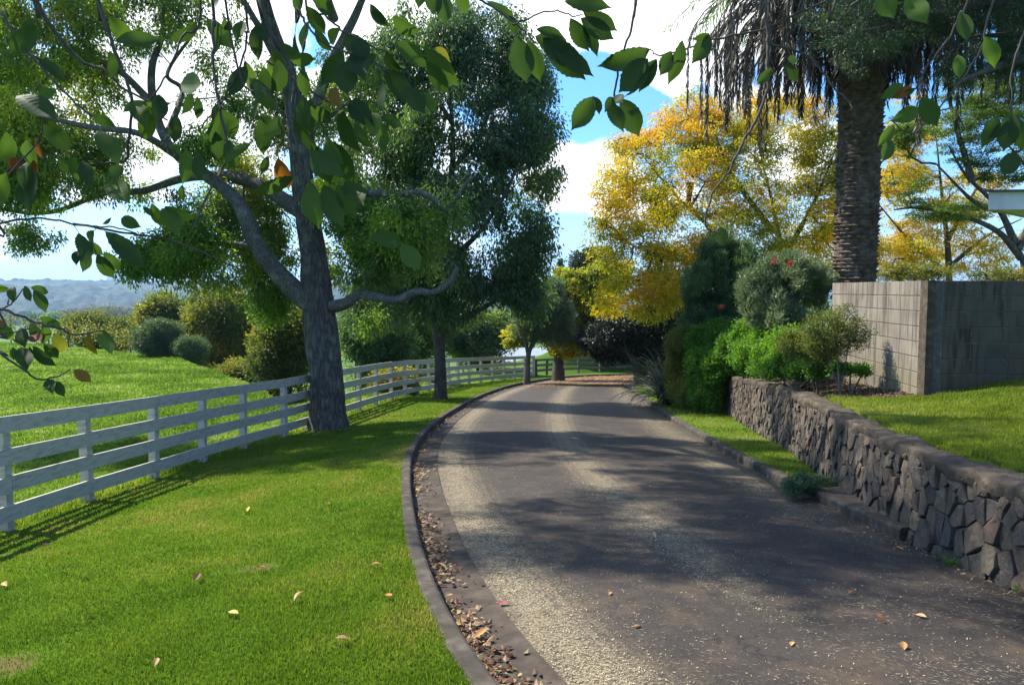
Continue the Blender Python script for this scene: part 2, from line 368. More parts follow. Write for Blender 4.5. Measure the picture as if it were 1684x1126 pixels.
far_f = sync(FEN[FEN[:, 1] > 45.0], len(tt)); 
strip_sheet('lawn', far_f + np.array([0, .4]), tt, 8, lambda x, y: P_(y) + .1, MAT['ground'])
# right verge between the kerb and the stone wall / garden
RKo = offset2(RK, -.13); rr = RKo[(RKo[:, 1] > 6.2) & (RKo[:, 1] < 38)]; rr = rr[rr[:, 0] < 9]
wl = np.stack([np.interp(rr[:, 1], WAL[:, 1], WAL[:, 0]), rr[:, 1]], 1); wl[:, 0] = np.maximum(wl[:, 0] + .1, rr[:, 0] + .02)
Hv = lambda x, y: P_(y) + .1 + .012 * fbm(x, y, 1.1, 9)
strip_sheet('verge', rr, np.where(wl > 0, wl, wl) , 14, Hv, MAT['ground'])
def apron():
    ys = np.linspace(6.3, 8.45, 20); A = np.stack([lx(RKo, ys) - .005, ys], 1); B = np.stack([lx(WAL, ys) + .1, ys], 1); V = []
    for a, b in zip(A, B): V += [(a[0], a[1], P_(a[1]) + .112), (b[0], b[1], P_(b[1]) + .13 + .01 * math.sin(b[1] * 9))]
    mb = MB(); mb.add(V, [(2 * i, 2 * i + 1, 2 * i + 3, 2 * i + 2) for i in range(19)]); mb.add([V[0], V[1], (V[1][0], V[1][1], V[1][2] - .3), (V[0][0], V[0][1], V[0][2] - .3)], [(0, 1, 2, 3)])
    mb.build('concrete_apron', MAT['kerb'])['kind'] = 'structure'
def terrace():
    ys = np.concatenate([np.linspace(-6, 14, 120), np.linspace(14.3, 37.5, 60)])
    A = np.stack([lx(WAL, ys) + .12, ys], 1); B = np.stack([np.full_like(ys, 40.), ys], 1)
    t = (np.linspace(0, 1, 110) ** 2.2)[:, None, None]; G_ = A[None] * (1 - t) + B[None] * t
    z = Hu(G_[..., 0], G_[..., 1]); V = np.concatenate([G_, z[..., None]], -1).reshape(-1, 3); c = len(A); n = 110
    i, j = np.meshgrid(np.arange(n - 1), np.arange(c - 1), indexing='ij'); b = i * c + j
    props(mk('terrace_ground', V, np.stack([b, b + 1, b + c + 1, b + c], -1).reshape(-1, 4), None, MAT['ground'], None, True), kind='structure')
terrace()

# ------------------------------------------------------------------ drive, gutters, kerbs
def M_road(N, tc):
    n1 = N.noise(tc, .8, 5, .6); n2 = N.noise(tc, 45, 4, .8); n3 = N.noise(tc, 6, 6, .7); n4 = N.noise(tc, 160, 2, .9)
    c = N.ramp(n1, [(.3, (.018, .0135, .0105)), (.7, (.040, .0305, .0235))])
    c = N.mix(N.mapr(n2, .52, .75), c, (.075, .06, .05)); c = N.mix(N.mapr(n3, .56, .8, 0, .5), c, (.085, .066, .046))
    c = N.mix(N.mapr(n4, .62, .75, 0, .6), c, (.24, .22, .19))
    n6 = N.noise(tc, 2.3, 8, .75); c = N.mix(N.mapr(n6, .48, .66, 0, .8), c, (.075, .052, .032)); c = N.mix(N.mapr(N.noise(tc, 1.3, 6, .7), .56, .68, 0, .6), c, (.016, .013, .010)); c = N.mix(N.mapr(N.noise(tc, 90, 3, .8), .60, .70, 0, .8), c, (.13, .115, .095))
    vo = N.new('ShaderNodeTexVoronoi'); vo.feature = 'DISTANCE_TO_EDGE'; vo.inputs['Scale'].default_value = .55; nn = N.n.new('ShaderNodeTexNoise'); nn.inputs['Scale'].default_value = 2.; nn.inputs['Detail'].default_value = 6; N.lk(tc, nn.inputs[0]); va = N.new('ShaderNodeVectorMath', operation='ADD'); N.lk(tc, va.inputs[0]); N.lk(nn.outputs['Color'], va.inputs[1]); N.lk(va.outputs[0], vo.inputs['Vector'])
    c = N.mix(N.math('MULTIPLY', N.mapr(vo.outputs[0], .0, .008, .8, 0), N.mapr(n1, .45, .6)), c, (.008, .007, .006))
    v = attr_v(N)      # 1 where fallen blossom lies thick
    c = N.mix(N.math('MULTIPLY', N.math('MULTIPLY', v, N.mapr(n3, .28, .55, .3, 1)), N.mapr(n2, .38, .58)), c, (.25, .20, .12))
    sp = N.new('ShaderNodeSeparateXYZ'); N.lk(tc, sp.inputs[0]); fy = N.math('ADD', N.math('ADD', N.math('MULTIPLY', sp.outputs[0], .9), sp.outputs[1]), N.math('MULTIPLY', n3, 5.)); c = N.mix(N.math('MULTIPLY', N.mapr(fy, 40.5, 46.5), .8), c, (.22, .115, .04))
    return c, N.math('ADD', n2, n4)
MAT['road'] = pbr('worn_asphalt', M_road, .78, (.55, .012), .35)
MAT['conc'] = simple_noise('weathered_concrete', [(.3, (.026, .019, .014)), (.5, (.050, .038, .028)), (.78, (.105, .085, .064))], 5, .9, (.5, .01), 10)
MAT['kerb'] = simple_noise('dirty_kerb_concrete', [(.3, (.024, .019, .014)), (.5, (.052, .042, .032)), (.78, (.13, .11, .085))], 6, .9, (.6, .012), 10)
def road():
    n = 150; c = len(LK); L = LK; Rr = RK
    A = offset2(L, -.36)
    ns = 40; t = np.linspace(0, 1, ns)[:, None, None]; G_ = A[None] * (1 - t) + Rr[None] * t
    wd = np.linalg.norm(Rr - A, axis=1)[None] * np.ones((ns, 1)); s = t[..., 0] * wd   # metres from left edge
    crown = .035 * np.sin(np.pi * t[..., 0]); z = P_(G_[..., 1]) + crown
    V = np.concatenate([G_, z[..., None]], -1).reshape(-1, 3)
    i, j = np.meshgrid(np.arange(ns - 1), np.arange(c - 1), indexing='ij'); b = i * c + j
    f = np.stack([b, b + 1, b + c + 1, b + c], -1).reshape(-1, 4)
    sc = .5 * (s[:-1, :-1] + s[1:, :-1]); gy = G_[:-1, :-1, 1]; tcn = t[:-1, :, 0] * np.ones_like(sc)
    dens = band(sc, tcn, gy)
    mk('road', V, f, None, MAT['road'], None, True, dens.ravel())['kind'] = 'structure'
def band(s, t, y):
    """how thick the pale fallen blossom lies: left edge, between the wheel tracks, right edge"""
    g = lambda a, c, wd: np.exp(-((a - c) / wd) ** 2)
    return np.clip(.95 * g(s, .2, .30) + .8 * g(t, .46, .06) * sstep(y, 3.5, 6.5) + .55 * g(t, .9, .07) * sstep(y, 5, 9), 0, 1)
road()
def kerb_run(name, Lf, side, y0, y1, H=.11, W=.13):
    """Lf kerb face line; side=+1: lawn lies to the left"""
    L = Lf[(Lf[:, 1] >= y0) & (Lf[:, 1] <= y1)]
    L = resample(L, .25)
    prof = [(0, -.06), (0.0, H - .025), (.012, H - .006), (.03, H + .004), (W - .02, H + .006), (W, H - .004), (W, -.3)]
    mb = MB(); rows = []
    for o_, z_ in prof:
        q = offset2(L, side * o_); jz = .004 * fbm(q[:, 0], q[:, 1], .8, 3)
        rows.append(np.column_stack([q, P_(L[:, 1]) + z_ + jz]))
    V = np.concatenate(rows); c = len(L); F_ = []
    for i in range(len(prof) - 1):
        for j in range(c - 1): F_.append((i * c + j, i * c + j + 1, (i + 1) * c + j + 1, (i + 1) * c + j))
    mb.add(V, F_)
    mb.add([rows[i][0] for i in range(len(prof))], [], [(0, i, i + 1) for i in range(1, len(prof) - 1)])
    o = mb.build(name, MAT['kerb'], None, False); o['kind'] = 'structure'
    return o
apron()
kerb_run('kerb', LK, 1, -6, 60); 
RKn = RK.copy()
kerb_run('kerb', RK, -1, 6.35, 60)
def gutter():
    L = resample(LK, .3); A = L; B = offset2(L, -.365); M = offset2(L, -.2)
    z = P_(L[:, 1]); mb = MB(); c = len(L)
    V = np.concatenate([np.column_stack([A, z + .004]), np.column_stack([M, z - .008]), np.column_stack([B, z + .010]), np.column_stack([B, z - .06])])
    mb.add(V, [(i * c + j, (i + 1) * c + j, (i + 1) * c + j + 1, i * c + j + 1) for i in range(3) for j in range(c - 1)])
    mb.build('gutter', MAT['conc'], None)['kind'] = 'structure'
    g = MB()                                                      # dark joints across the gutter pan
gutter()
MAT['red'] = simple_noise('red_survey_paint', [(.42, (.10, .04, .045)), (.6, (.5, .05, .09))], 40, .7)
def paint_mark():
    p = ray_ground(826, 994, lambda x, y: P_(y) + .02); mb = MB(); n = 40
    V = [(p.x, p.y, float(P_(p.y)) + .021)]
    for k in range(n):
        a = k / n * 2 * math.pi; r = .026 * (1 + .22 * math.sin(2 * a + 1) + .12 * math.sin(7 * a) + .15 * random.random()); x, y = p.x + r * math.cos(a) * 1.2, p.y + r * math.sin(a) * .9
        V.append((x, y, float(P_(y)) + .021))
    mb.add(V, [], [(0, k + 1, (k + 1) % n + 1) for k in range(n)])
    mb.build('paint_mark', MAT['red'])['kind'] = 'structure'
paint_mark()

# ------------------------------------------------------------------ leaf + tree tools
def norm(a): return a / (np.linalg.norm(a, axis=-1, keepdims=True) + 1e-9)
def leaves(name, C, Dv, ln, wd, m, parent=None, v=None, fold=True, curl=.15, kind=None):
    """C centres (n,3), Dv axis dirs (n,3), ln/wd arrays -> rhombic leaves, one quad each bent along the axis"""
    n = len(C); Dv = norm(Dv); rnd = norm(RNG.normal(size=(n, 3))); S = norm(np.cross(Dv, rnd)); Nn = np.cross(Dv, S)
    ln = np.broadcast_to(ln, (n,))[:, None]; wd = np.broadcast_to(wd, (n,))[:, None]
    a = C - Dv * ln * .5; t = C + Dv * ln * .5 - Nn * ln * curl
    l = C - Dv * ln * .05 + S * wd * .5 + Nn * ln * curl * .3; r = C - Dv * ln * .05 - S * wd * .5 + Nn * ln * curl * .3
    V = np.stack([a, l, t, r], 1).reshape(-1, 3); F_ = np.arange(n * 4).reshape(n, 4)
    if v is None: v = RNG.random(n)
    o = mk(name, V, F_, None, m, parent, False, np.clip(v, 0, 1))
    if kind: o['kind'] = kind
    return o
def skel(pts, r0, r1, d=None):
    """pts (px,py[,depth]) -> smooth 3D polyline and radii"""
    P = [Q(p[0], p[1], p[2] if len(p) > 2 else d) for p in pts]
    P = smooth_line([tuple(p) for p in P], 5); n = len(P)
    return P, np.linspace(r0, r1, n) if not callable(r0) else np.array([r0(i / (n - 1)) for i in range(n)])
def pclumps(L):
    """(px,py,rpx,rpy,depth) -> ellipsoids"""
    out = []
    for c in L:
        p = Q(c[0], c[1], c[4]); k = c[4] / F; rd = c[5] if len(c) > 5 else (c[2] + c[3]) * .5 * k
        out.append((p.x, p.y, p.z, c[2] * k, rd, c[3] * k))
    return out
def sample_clumps(clumps, n, shell=.45, gap=.0, gs=.9):
    vol = np.array([(c[3] * c[4] * c[5]) ** .72 for c in clumps]); vol /= vol.sum(); out = []
    for c, k in zip(clumps, np.maximum(2, (vol * n)).astype(int)):
        d = norm(RNG.normal(size=(k, 3))); r = RNG.uniform(shell ** 3, 1.12, k) ** (1 / 3)
        p = np.array(c[:3]) + d * r[:, None] * np.array(c[3:6])
        if gap:
            q = np.array([mnoise.noise(Vector(x) * gs) for x in p]); p = p[q > gap]
        out.append(p)
    return np.vstack(out)
def branch_net(nodes, nodes_r, C, r_tip, mb, k=4, bend=.12, maxr=.05):
    """attach every cluster centre to the nearest node already in the tree"""
    N0 = np.array(nodes); n0 = len(N0)
    d0 = np.min(np.linalg.norm(C[:, None] - N0[None], axis=2), axis=1); order = np.argsort(d0)
    allp = np.vstack([N0, np.zeros((len(C), 3))]); n = n0; par = np.full(n0 + len(C), -1)
    dist_root = np.concatenate([np.zeros(n0), np.zeros(len(C))])
    for i in order:
        d = np.linalg.norm(allp[:n] - C[i], axis=1) + .25 * dist_root[:n]
        j = int(np.argmin(d)); allp[n] = C[i]; par[n] = j; dist_root[n] = dist_root[j] + np.linalg.norm(allp[j] - C[i]); n += 1
    cnt = np.ones(n)
    for q in range(n - 1, n0 - 1, -1): cnt[par[q]] += cnt[q]
    for q in range(n0, n):
        a, b = allp[par[q]], allp[q]; L = np.linalg.norm(b - a)
        mid = (a + b) / 2 + RNG.normal(0, bend * L, 3) + np.array([0, 0, .06 * L])
        r1 = r_tip * cnt[q] ** .5; r0 = min(r_tip * (cnt[par[q]] if par[q] >= n0 else cnt[q] * 1.5) ** .5, maxr, r1 * 1.8); r1 = min(r1, r0)
        mb.tube([a, (a + mid) / 2 + RNG.normal(0, .02 * L, 3), mid, (mid + b) / 2 + RNG.normal(0, .02 * L, 3), b], np.linspace(r0, r1, 5), k, cap=False)
    return allp[n0:], order
def crown(parent, nodes, clumps, ncl, nl, rc, ln, wd, m, twigm, droop=.4, shell=.45, r_tip=.004, gap=0., gs=.9, vbase=(.1, .6), vnoise=.5, maxr=.05, twigs=True, flat=1., spread=1.):
    C = sample_clumps(clumps, ncl, shell, gap, gs)
    if twigs:
        mb = MB(); branch_net(nodes, None, C, r_tip, mb, maxr=maxr); mb.build('branches', twigm, parent)
    n = len(C); idx = np.repeat(np.arange(n), nl); rc_ = rc * RNG.uniform(.6, 1.3, n)[idx]
    off = norm(RNG.normal(size=(len(idx), 3))) * (RNG.random(len(idx)) ** .5)[:, None] * rc_[:, None]; off[:, 2] *= flat
    pts = C[idx] + off
    D = off / rc * spread + RNG.normal(0, .45, off.shape) + np.array([0, 0, -droop])
    ctr = np.mean([c[:3] for c in clumps], 0)
    cv = np.array([mnoise.noise(Vector(x) * .55 + Vector((9, 3, 1))) for x in C]) * vnoise + RNG.uniform(vbase[0], vbase[1], n)
    v = cv[idx] + RNG.normal(0, .14, len(idx))
    leaves('crown', pts, D, ln * RNG.uniform(.6, 1.25, len(idx)), wd * RNG.uniform(.7, 1.2, len(idx)), m, parent, v)
def bole(parent, pts, rads, m, name='trunk', k=18, rough=.03, flare=0.):
    """thick trunk with an uneven, ridged surface"""
    P = resample(np.asarray(pts, float), .09) if len(pts) > 1 else pts; s0 = np.r_[0, np.cumsum(np.linalg.norm(np.diff(np.asarray(pts), axis=0), axis=1))]
    s = np.linspace(0, s0[-1], len(P)); r = np.interp(s, s0, rads); P = np.stack([np.interp(s, s0, np.asarray(pts)[:, q]) for q in range(3)], 1)
    T = norm(np.gradient(P, axis=0)); u = np.cross(T[0], (0.2, 1, .1)); u /= np.linalg.norm(u); ang = np.arange(k) * 2 * math.pi / k; V = np.zeros((len(P), k, 3))
    for i in range(len(P)):
        u = u - T[i] * np.dot(u, T[i]); u /= np.linalg.norm(u); b = np.cross(T[i], u)
        for j in range(k):
            a = ang[j]; nz = mnoise.noise(Vector((math.cos(a) * 2.2, math.sin(a) * 2.2, s[i] * 1.1))) * rough * 2.2 + mnoise.noise(Vector((math.cos(a) * 7, math.sin(a) * 7, s[i] * 3))) * rough * 1.2
            fl = flare * math.exp(-s[i] / .28) * (1 + .35 * math.sin(a * 4 + 1) + .2 * math.sin(a * 7))
            V[i, j] = P[i] + (math.cos(a) * u + math.sin(a) * b) * r[i] * (1 + nz + fl)
    i, j = np.meshgrid(np.arange(len(P) - 1), np.arange(k), indexing='ij'); j2 = (j + 1) % k
    return mk(name, V.reshape(-1, 3), np.stack([i * k + j, i * k + j2, (i + 1) * k + j2, (i + 1) * k + j], -1).reshape(-1, 4), None, m, parent, True)

# ------------------------------------------------------------------ TREE 1: the big grey tree on the lawn
def big_tree():
    g = ray_ground(541, 704); d = g.y
    t = thing('ash_tree', 'large grey ridged tree leaning over the white fence, nearest trunk on the lawn', 'tree', g, None)
    k = d / F
    tp = [(541, 712), (541, 690), (538, 640), (531, 570), (523, 500), (516, 430), (508, 370), (500, 320), (494, 260), (486, 190), (476, 130), (455, 75), (440, 30), (425, -30), (405, -120), (395, -210)]
    pts = [tuple(Q(x, y, d)) for x, y in tp]; rad = [32 * k, 29 * k, 27 * k, 27 * k, 26 * k, 22 * k, 19 * k, 18 * k, 17 * k, 15 * k, 14 * k, 13 * k, 11 * k, 10 * k, 8 * k, 4 * k]
    P = smooth_line(pts, 5); rr_ = np.interp(np.linspace(0, len(rad) - 1, len(P)), range(len(rad)), rad)
    bole(t, P, rr_, MAT['bark1'], k=40, rough=.05, flare=.22)
    nodes = list(P[25:])
    limbs = [([(522, 505, d), (492, 482, d - .1), (455, 448, d - .3), (425, 408, d - .5), (407, 365, d - .6), (385, 325, d - .5), (345, 293, d - .3), (300, 262, d), (272, 229, d), (253, 172, d + .3), (250, 110, d + .5), (270, 40, d + .3), (262, -60, d)], .27, .05),
             ([(503, 352, d), (462, 326, d + .2), (420, 303, d + .5), (371, 290, d + .8), (320, 290, d + 1), (285, 298, d + 1), (236, 314, d + 1), (170, 318, d + 1.2), (100, 345, d + 1), (40, 350, d + .6), (-60, 330, d)], .2, .03),
             ([(540, 505, d), (566, 500, d - .5), (590, 484, d - .9), (615, 487, d - 1.3), (650, 494, d - 1.5), (685, 479, d - 1.6), (712, 481, d - 1.6), (738, 465, d - 1.6), (752, 440, d - 1.5)], .15, .05),
             ([(500, 262, d), (515, 190, d + .1), (540, 115, d + .2), (563, 68, d + .3), (585, 25, d + .4), (600, -10, d + .5), (640, -90, d + .6), (680, -160, d + .6)], .17, .05),
             ([(470, 118, d), (447, 80, d - .3), (420, 35, d - .6), (385, -20, d - .9), (330, -70, d - 1)], .12, .04),
             ([(508, 325, d), (550, 316, d - .3), (600, 316, d - .7), (650, 322, d - 1), (690, 317, d - 1.2), (720, 334, d - 1.3), (738, 346, d - 1.4), (752, 322, d - 1.4), (776, 290, d - 1.3)], .12, .035),
             ([(252, 172, d + .3), (200, 120, d + .2), (140, 90, d), (70, 60, d - .3), (-20, 20, d - .4)], .09, .03),
             ([(300, 262, d), (230, 220, d - 1), (150, 210, d - 1.6), (60, 190, d - 2), (-60, 170, d - 2)], .09, .03),
             ([(272, 229, d), (300, 150, d + 1.2), (275, 120, d + 1.4), (330, 40, d + 1.5)], .08, .03),
             ([(425, 408, d - .5), (380, 400, d - .3), (330, 405, d), (280, 420, d + .2)], .07, .025)]
    hi = [(-3.9, d - .2, 7.5), (-4.1, d - 2.2, 8.6), (-4.6, d - 4.2, 9.2), (-5.0, d - 6.2, 9.6)]; hi2 = [(-4.1, d - 2.2, 8.6), (-3.0, d - 4, 9.2), (-2.2, d - 5.6, 9.6)]  # unseen high limbs added to carry the shading clumps
    for h_ in (hi, hi2):
        Ph = smooth_line(h_, 6); bole(t, Ph, np.linspace(.11, .03, len(Ph)), MAT['palebranch'], 'limb', k=10, rough=.07); nodes += list(Ph[4:])
    for pts_, a, b in limbs:
        P_l, r_ = skel(pts_, a, b); r_ = a + (b - a) * np.linspace(0, 1, len(P_l)) ** .7
        bole(t, P_l, r_, MAT['bark3'] if a > .1 else MAT['palebranch'], 'limb', k=14, rough=.07); nodes += list(P_l[3:])
    cl = pclumps([(40, 130, 95, 60, d), (115, 50, 95, 50, d - 1), (20, 235, 85, 55, d - 1.5), (120, 195, 75, 50, d + 1), (15, 345, 80, 40, d), (65, 395, 50, 22, d), (225, 40, 90, 45, d + 1),
                  (325, 30, 75, 50, d), (385, 120, 55, 60, d + 1.5), (180, 262, 75, 32, d + 1), (135, 318, 50, 24, d - 1), (350, 190, 50, 45, d + 1), (395, 260, 45, 40, d + 1.5), (-90, 150, 110, 120, d), (-120, 300, 90, 80, d - 1),
                  (190, -70, 200, 70, d), (420, -100, 170, 60, d + .5), (620, -90, 110, 50, d), (-60, -60, 130, 80, d), (60, -30, 120, 40, d - 2), (-30, 60, 80, 60, d-2),
                  (265, 425, 58, 30, d + .3), (320, 395, 60, 40, d), (400, 405, 55, 50, d + 1), (360, 345, 60, 35, d + .8), (440, 475, 38, 38, d + 1), (350, 450, 60, 28, d), (440, 330, 40, 40, d + 1.3),
                  (570, 210, 50, 60, d), (590, 380, 60, 40, d - .5), (620, 440, 65, 36, d - 1), (285, 445, 70, 22, d), (230, 430, 40, 14, d), (330, 330, 50, 35, d + .5), (420, 360, 55, 55, d + 1.6), (60, 300, 95, 40, d - 1), (200, 300, 60, 30, d + 1), (90, 250, 90, 40, d), (150, 130, 90, 50, d + 1), (450, 420, 40, 50, d + 1.5), (555, 440, 50, 40, d + 1.2), (580, 520, 40, 25, d + 1.5), (520, 160, 60, 60, d + 1), (680, 400, 55, 45, d - 1.3), (640, 345, 50, 30, d - 1), (570, 300, 45, 40, d + .6), (610, 130, 40, 50, d + .4), (720, 350, 45, 40, d - 1.4), (450, 200, 40, 50, d + 1)])
    cl += [(-6.6, d - 5.6, 9.4, 2.0, 1.9, .9), (-4.4, d - 5.2, 9.7, 1.8, 1.8, .8), (-4.9, d - 7.4, 9.6, 1.7, 1.5, .8), (-5.0, d - 2.6, 9.3, 1.6, 1.6, .8)]  # unseen crown clumps added so their shade falls on the near drive
    crown(t, nodes, cl, 3700, 100, .36, .105, .04, MAT['leaf_ash'], MAT['palebranch'], droop=.9, shell=.2, r_tip=.0035, gap=-.09, gs=1.1, vbase=(.15, .65), vnoise=.7)
    lo = pclumps([(265, 425, 58, 26, d - .3), (320, 395, 60, 36, d - .5), (240, 440, 36, 16, d - .3), (390, 430, 50, 40, d + .6), (445, 500, 30, 30, d + .8), (600, 400, 60, 40, d - .9), (660, 380, 60, 40, d - 1.5), (60, 310, 70, 30, d - 1.2), (30, 200, 60, 50, d - 1.7), (90, 120, 60, 40, d - 1.2), (340, 240, 40, 26, d - .8), (560, 330, 40, 40, d - .8), (300, 420, 60, 20, d - 1)])
    crown(t, nodes, lo, 860, 80, .34, .105, .04, MAT['leaf_ash_light'], MAT['palebranch'], droop=.9, shell=.2, r_tip=.0035, gap=-.1, gs=1.1, vbase=(.1, .7), vnoise=.8)
big_tree()

def second_tree():
    g = ray_ground(724, 656); d = g.y
    t = thing('oak_tree', 'dense dark green tree with a short trunk close in front of the white fence', 'tree', g)
    k = d / F
    P, _ = skel([(724, 662, d), (725, 640, d), (724, 600, d), (722, 560, d), (719, 520, d), (715, 470, d), (725, 400, d), (740, 320, d), (745, 240, d), (740, 150, d), (735, 70, d)], 1, 1)
    r_ = np.interp(np.linspace(0, 1, len(P)), [0, .1, .4, 1], [.24, .2, .18, .03]); bole(t, P, r_, MAT['bark2'], k=20, rough=.04, flare=.15)
    nodes = list(P[15:])
    for pts_, a, b in [([(724, 552, d), (745, 535, d - .3), (775, 517, d - .7), (805, 500, d - 1), (850, 470, d - 1.2), (880, 430, d - 1)], .13, .03),
                       ([(720, 520, d), (690, 490, d + .3), (650, 470, d + .5), (600, 455, d + 1)], .1, .03), ([(717, 480, d), (740, 430, d - 1), (790, 380, d - 1.5), (840, 300, d - 1.3), (870, 200, d - 1)], .11, .03),
                       ([(720, 420, d), (680, 350, d), (640, 270, d + .3), (620, 180, d + .5)], .11, .03), ([(743, 280, d), (790, 220, d), (820, 130, d), (830, 60, d)], .09, .03),
                       ([(742, 200, d), (700, 130, d), (680, 60, d)], .08, .03)]:
        Pl, r2 = skel(pts_, a, b); bole(t, Pl, r2, MAT['bark2'], 'limb', k=10, rough=.07); nodes += list(Pl[3:])
    cl = pclumps([(700, 110, 90, 60, d), (800, 95, 85, 60, d), (855, 190, 62, 80, d), (750, 215, 100, 70, d - 1), (650, 235, 70, 70, d), (690, 45, 70, 32, d), (790, 35, 70, 30, d + 1), (620, 110, 50, 45, d + 1),
                  (850, 300, 66, 60, d - .5), (770, 330, 80, 60, d - 1.5), (690, 330, 70, 50, d), (860, 400, 50, 55, d - 1), (790, 430, 80, 50, d - 1.4), (710, 430, 70, 50, d - .5), (640, 440, 70, 60, d + 1), (620, 350, 60, 50, d + 1),
                  (830, 490, 58, 48, d - 1), (760, 500, 60, 40, d - .6), (680, 500, 60, 40, d + .4), (615, 510, 45, 35, d + 1), (880, 480, 35, 50, d), (890, 260, 35, 60, d), (870, 120, 40, 40, d)])
    crown(t, nodes, cl, 2300, 80, .5, .15, .056, MAT['leaf_dark'], MAT['twig'], droop=1.3, shell=.3, r_tip=.006, gap=-.17, gs=.8, vbase=(.15, .65), vnoise=.6, maxr=.06)
second_tree()

# ------------------------------------------------------------------ white post-and-rail fence
MAT['whitepaint'] = simple_noise('weathered_white_paint', [(.27, (.14, .13, .08)), (.36, (.33, .305, .235)), (.5, (.44, .41, .335)), (.8, (.51, .475, .395))], 9, .75, (.2, .003), 10, .25, (.6, .6, 3))
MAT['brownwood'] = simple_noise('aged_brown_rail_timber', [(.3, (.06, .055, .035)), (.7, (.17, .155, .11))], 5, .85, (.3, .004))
def rail_fence(name, label, plan, zf, m, postgap, heights, rh, post_h, per_board, pw=.05, rt=.016):
    L = resample(plan, postgap); z = zf(L[:, 0], L[:, 1])
    t = thing(name, label, 'fence', (L[len(L) // 2][0], L[len(L) // 2][1], z[len(L) // 2]))
    T = norm(np.gradient(L, axis=0)); Nn = np.stack([T[:, 1], -T[:, 0]], 1)      # towards the drive
    up = np.array([0, 0, 1.])
    for i in range(len(L)):
        mb = MB(); a = RNG.normal(0, .008, 3); u = np.array([T[i][0], T[i][1], 0]); n_ = np.array([Nn[i][0], Nn[i][1], 0]); h = post_h + .15
        mb.box((L[i][0], L[i][1], z[i] - .15 + h / 2), u * pw, n_ * pw, up * h / 2 + np.array([a[0], a[1], 0]))
        mb.build('post', m, t)
    for row, hz in enumerate(heights):
        i = -(row % per_board)
        while i < len(L) - 1:
            a, b = max(0, i), min(len(L) - 1, i + per_board)
            if b > a:
                off = pw + rt + .001; seg = L[a:b + 1] + Nn[a:b + 1] * off; zz = z[a:b + 1] + hz + RNG.normal(0, .004)
                tt_ = norm(seg[1] - seg[0]); seg = seg.copy(); seg[0] += tt_ * .004; seg[-1] -= tt_ * .004
                V = []; 
                for q in range(len(seg)):
                    nq = Nn[a + q]
                    for s1, s2 in ((-rt, -rh / 2), (rt, -rh / 2), (rt, rh / 2), (-rt, rh / 2)):
                        V.append((seg[q][0] + nq[0] * s1, seg[q][1] + nq[1] * s1, zz[q] + s2))
                F_ = [(q * 4 + e, q * 4 + (e + 1) % 4, q * 4 + 4 + (e + 1) % 4, q * 4 + 4 + e) for q in range(len(seg) - 1) for e in range(4)]
                e = (len(seg) - 1) * 4; F_ += [(3, 2, 1, 0), (e, e + 1, e + 2, e + 3)]
                mb = MB(); mb.add(V, F_); mb.build('rail', m, t)
            i += per_board
    return L, z
k_ = np.argmin(np.abs(FEN[:, 1] - 44.5)); k0 = np.argmin(np.abs(FEN[:, 1] - 6.2))
rail_fence('rail_fence', 'long white painted four-rail timber fence curving down along the lawn', FEN[k0:k_ + 1], lambda x, y: Hl(x, y) - .02, MAT['whitepaint'], 1.62, [1.20, .85, .545, .235], .175, 1.2, 3, .055)
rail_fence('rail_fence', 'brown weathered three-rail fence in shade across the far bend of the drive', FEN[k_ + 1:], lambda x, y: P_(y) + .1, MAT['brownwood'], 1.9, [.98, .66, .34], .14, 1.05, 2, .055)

# ------------------------------------------------------------------ stone retaining wall
def clip(poly, p, n_):
    out = []
    for i in range(len(poly)):
        a, b = poly[i], poly[(i + 1) % len(poly)]; da = (a - p) @ n_; db = (b - p) @ n_
        if da <= 0: out.append(a)
        if da * db < 0: out.append(a + (b - a) * (da / (da - db)))
    return out
def M_stone(N, tc):
    v = attr_v(N); n = N.noise(tc, 9, 8, .7); n2 = N.noise(tc, 40, 5, .75)
    c = N.ramp(v, [(0, (.05, .043, .038)), (.25, (.105, .08, .056)), (.5, (.13, .092, .064)), (.7, (.085, .072, .064)), (.85, (.17, .125, .075)), (1, (.13, .08, .06))])
    c = N.mix(N.mapr(n, .38, .68, 0, .7), c, (.04, .036, .032)); c = N.mix(N.mapr(n2, .54, .70, 0, .6), c, (.24, .21, .155)); c = N.mix(N.mapr(N.noise(tc, 3.3, 6, .7), .56, .66, 0, .6), c, (.12, .13, .085))
    return c, N.math('ADD', n, N.math('MULTIPLY', n2, .5))
MAT['stone'] = pbr('split_basalt_stone', M_stone, .82, (.9, .02), .3)
MAT['mortar'] = simple_noise('dark_mortar', [(.3, (.022, .018, .014)), (.7, (.06, .05, .04))], 12, .95, (.5, .01))
MAT['coping'] = simple_noise('rough_mortar_coping', [(.3, (.035, .027, .019)), (.55, (.075, .058, .04)), (.8, (.15, .12, .085))], 9, .95, (1., .04), 14)
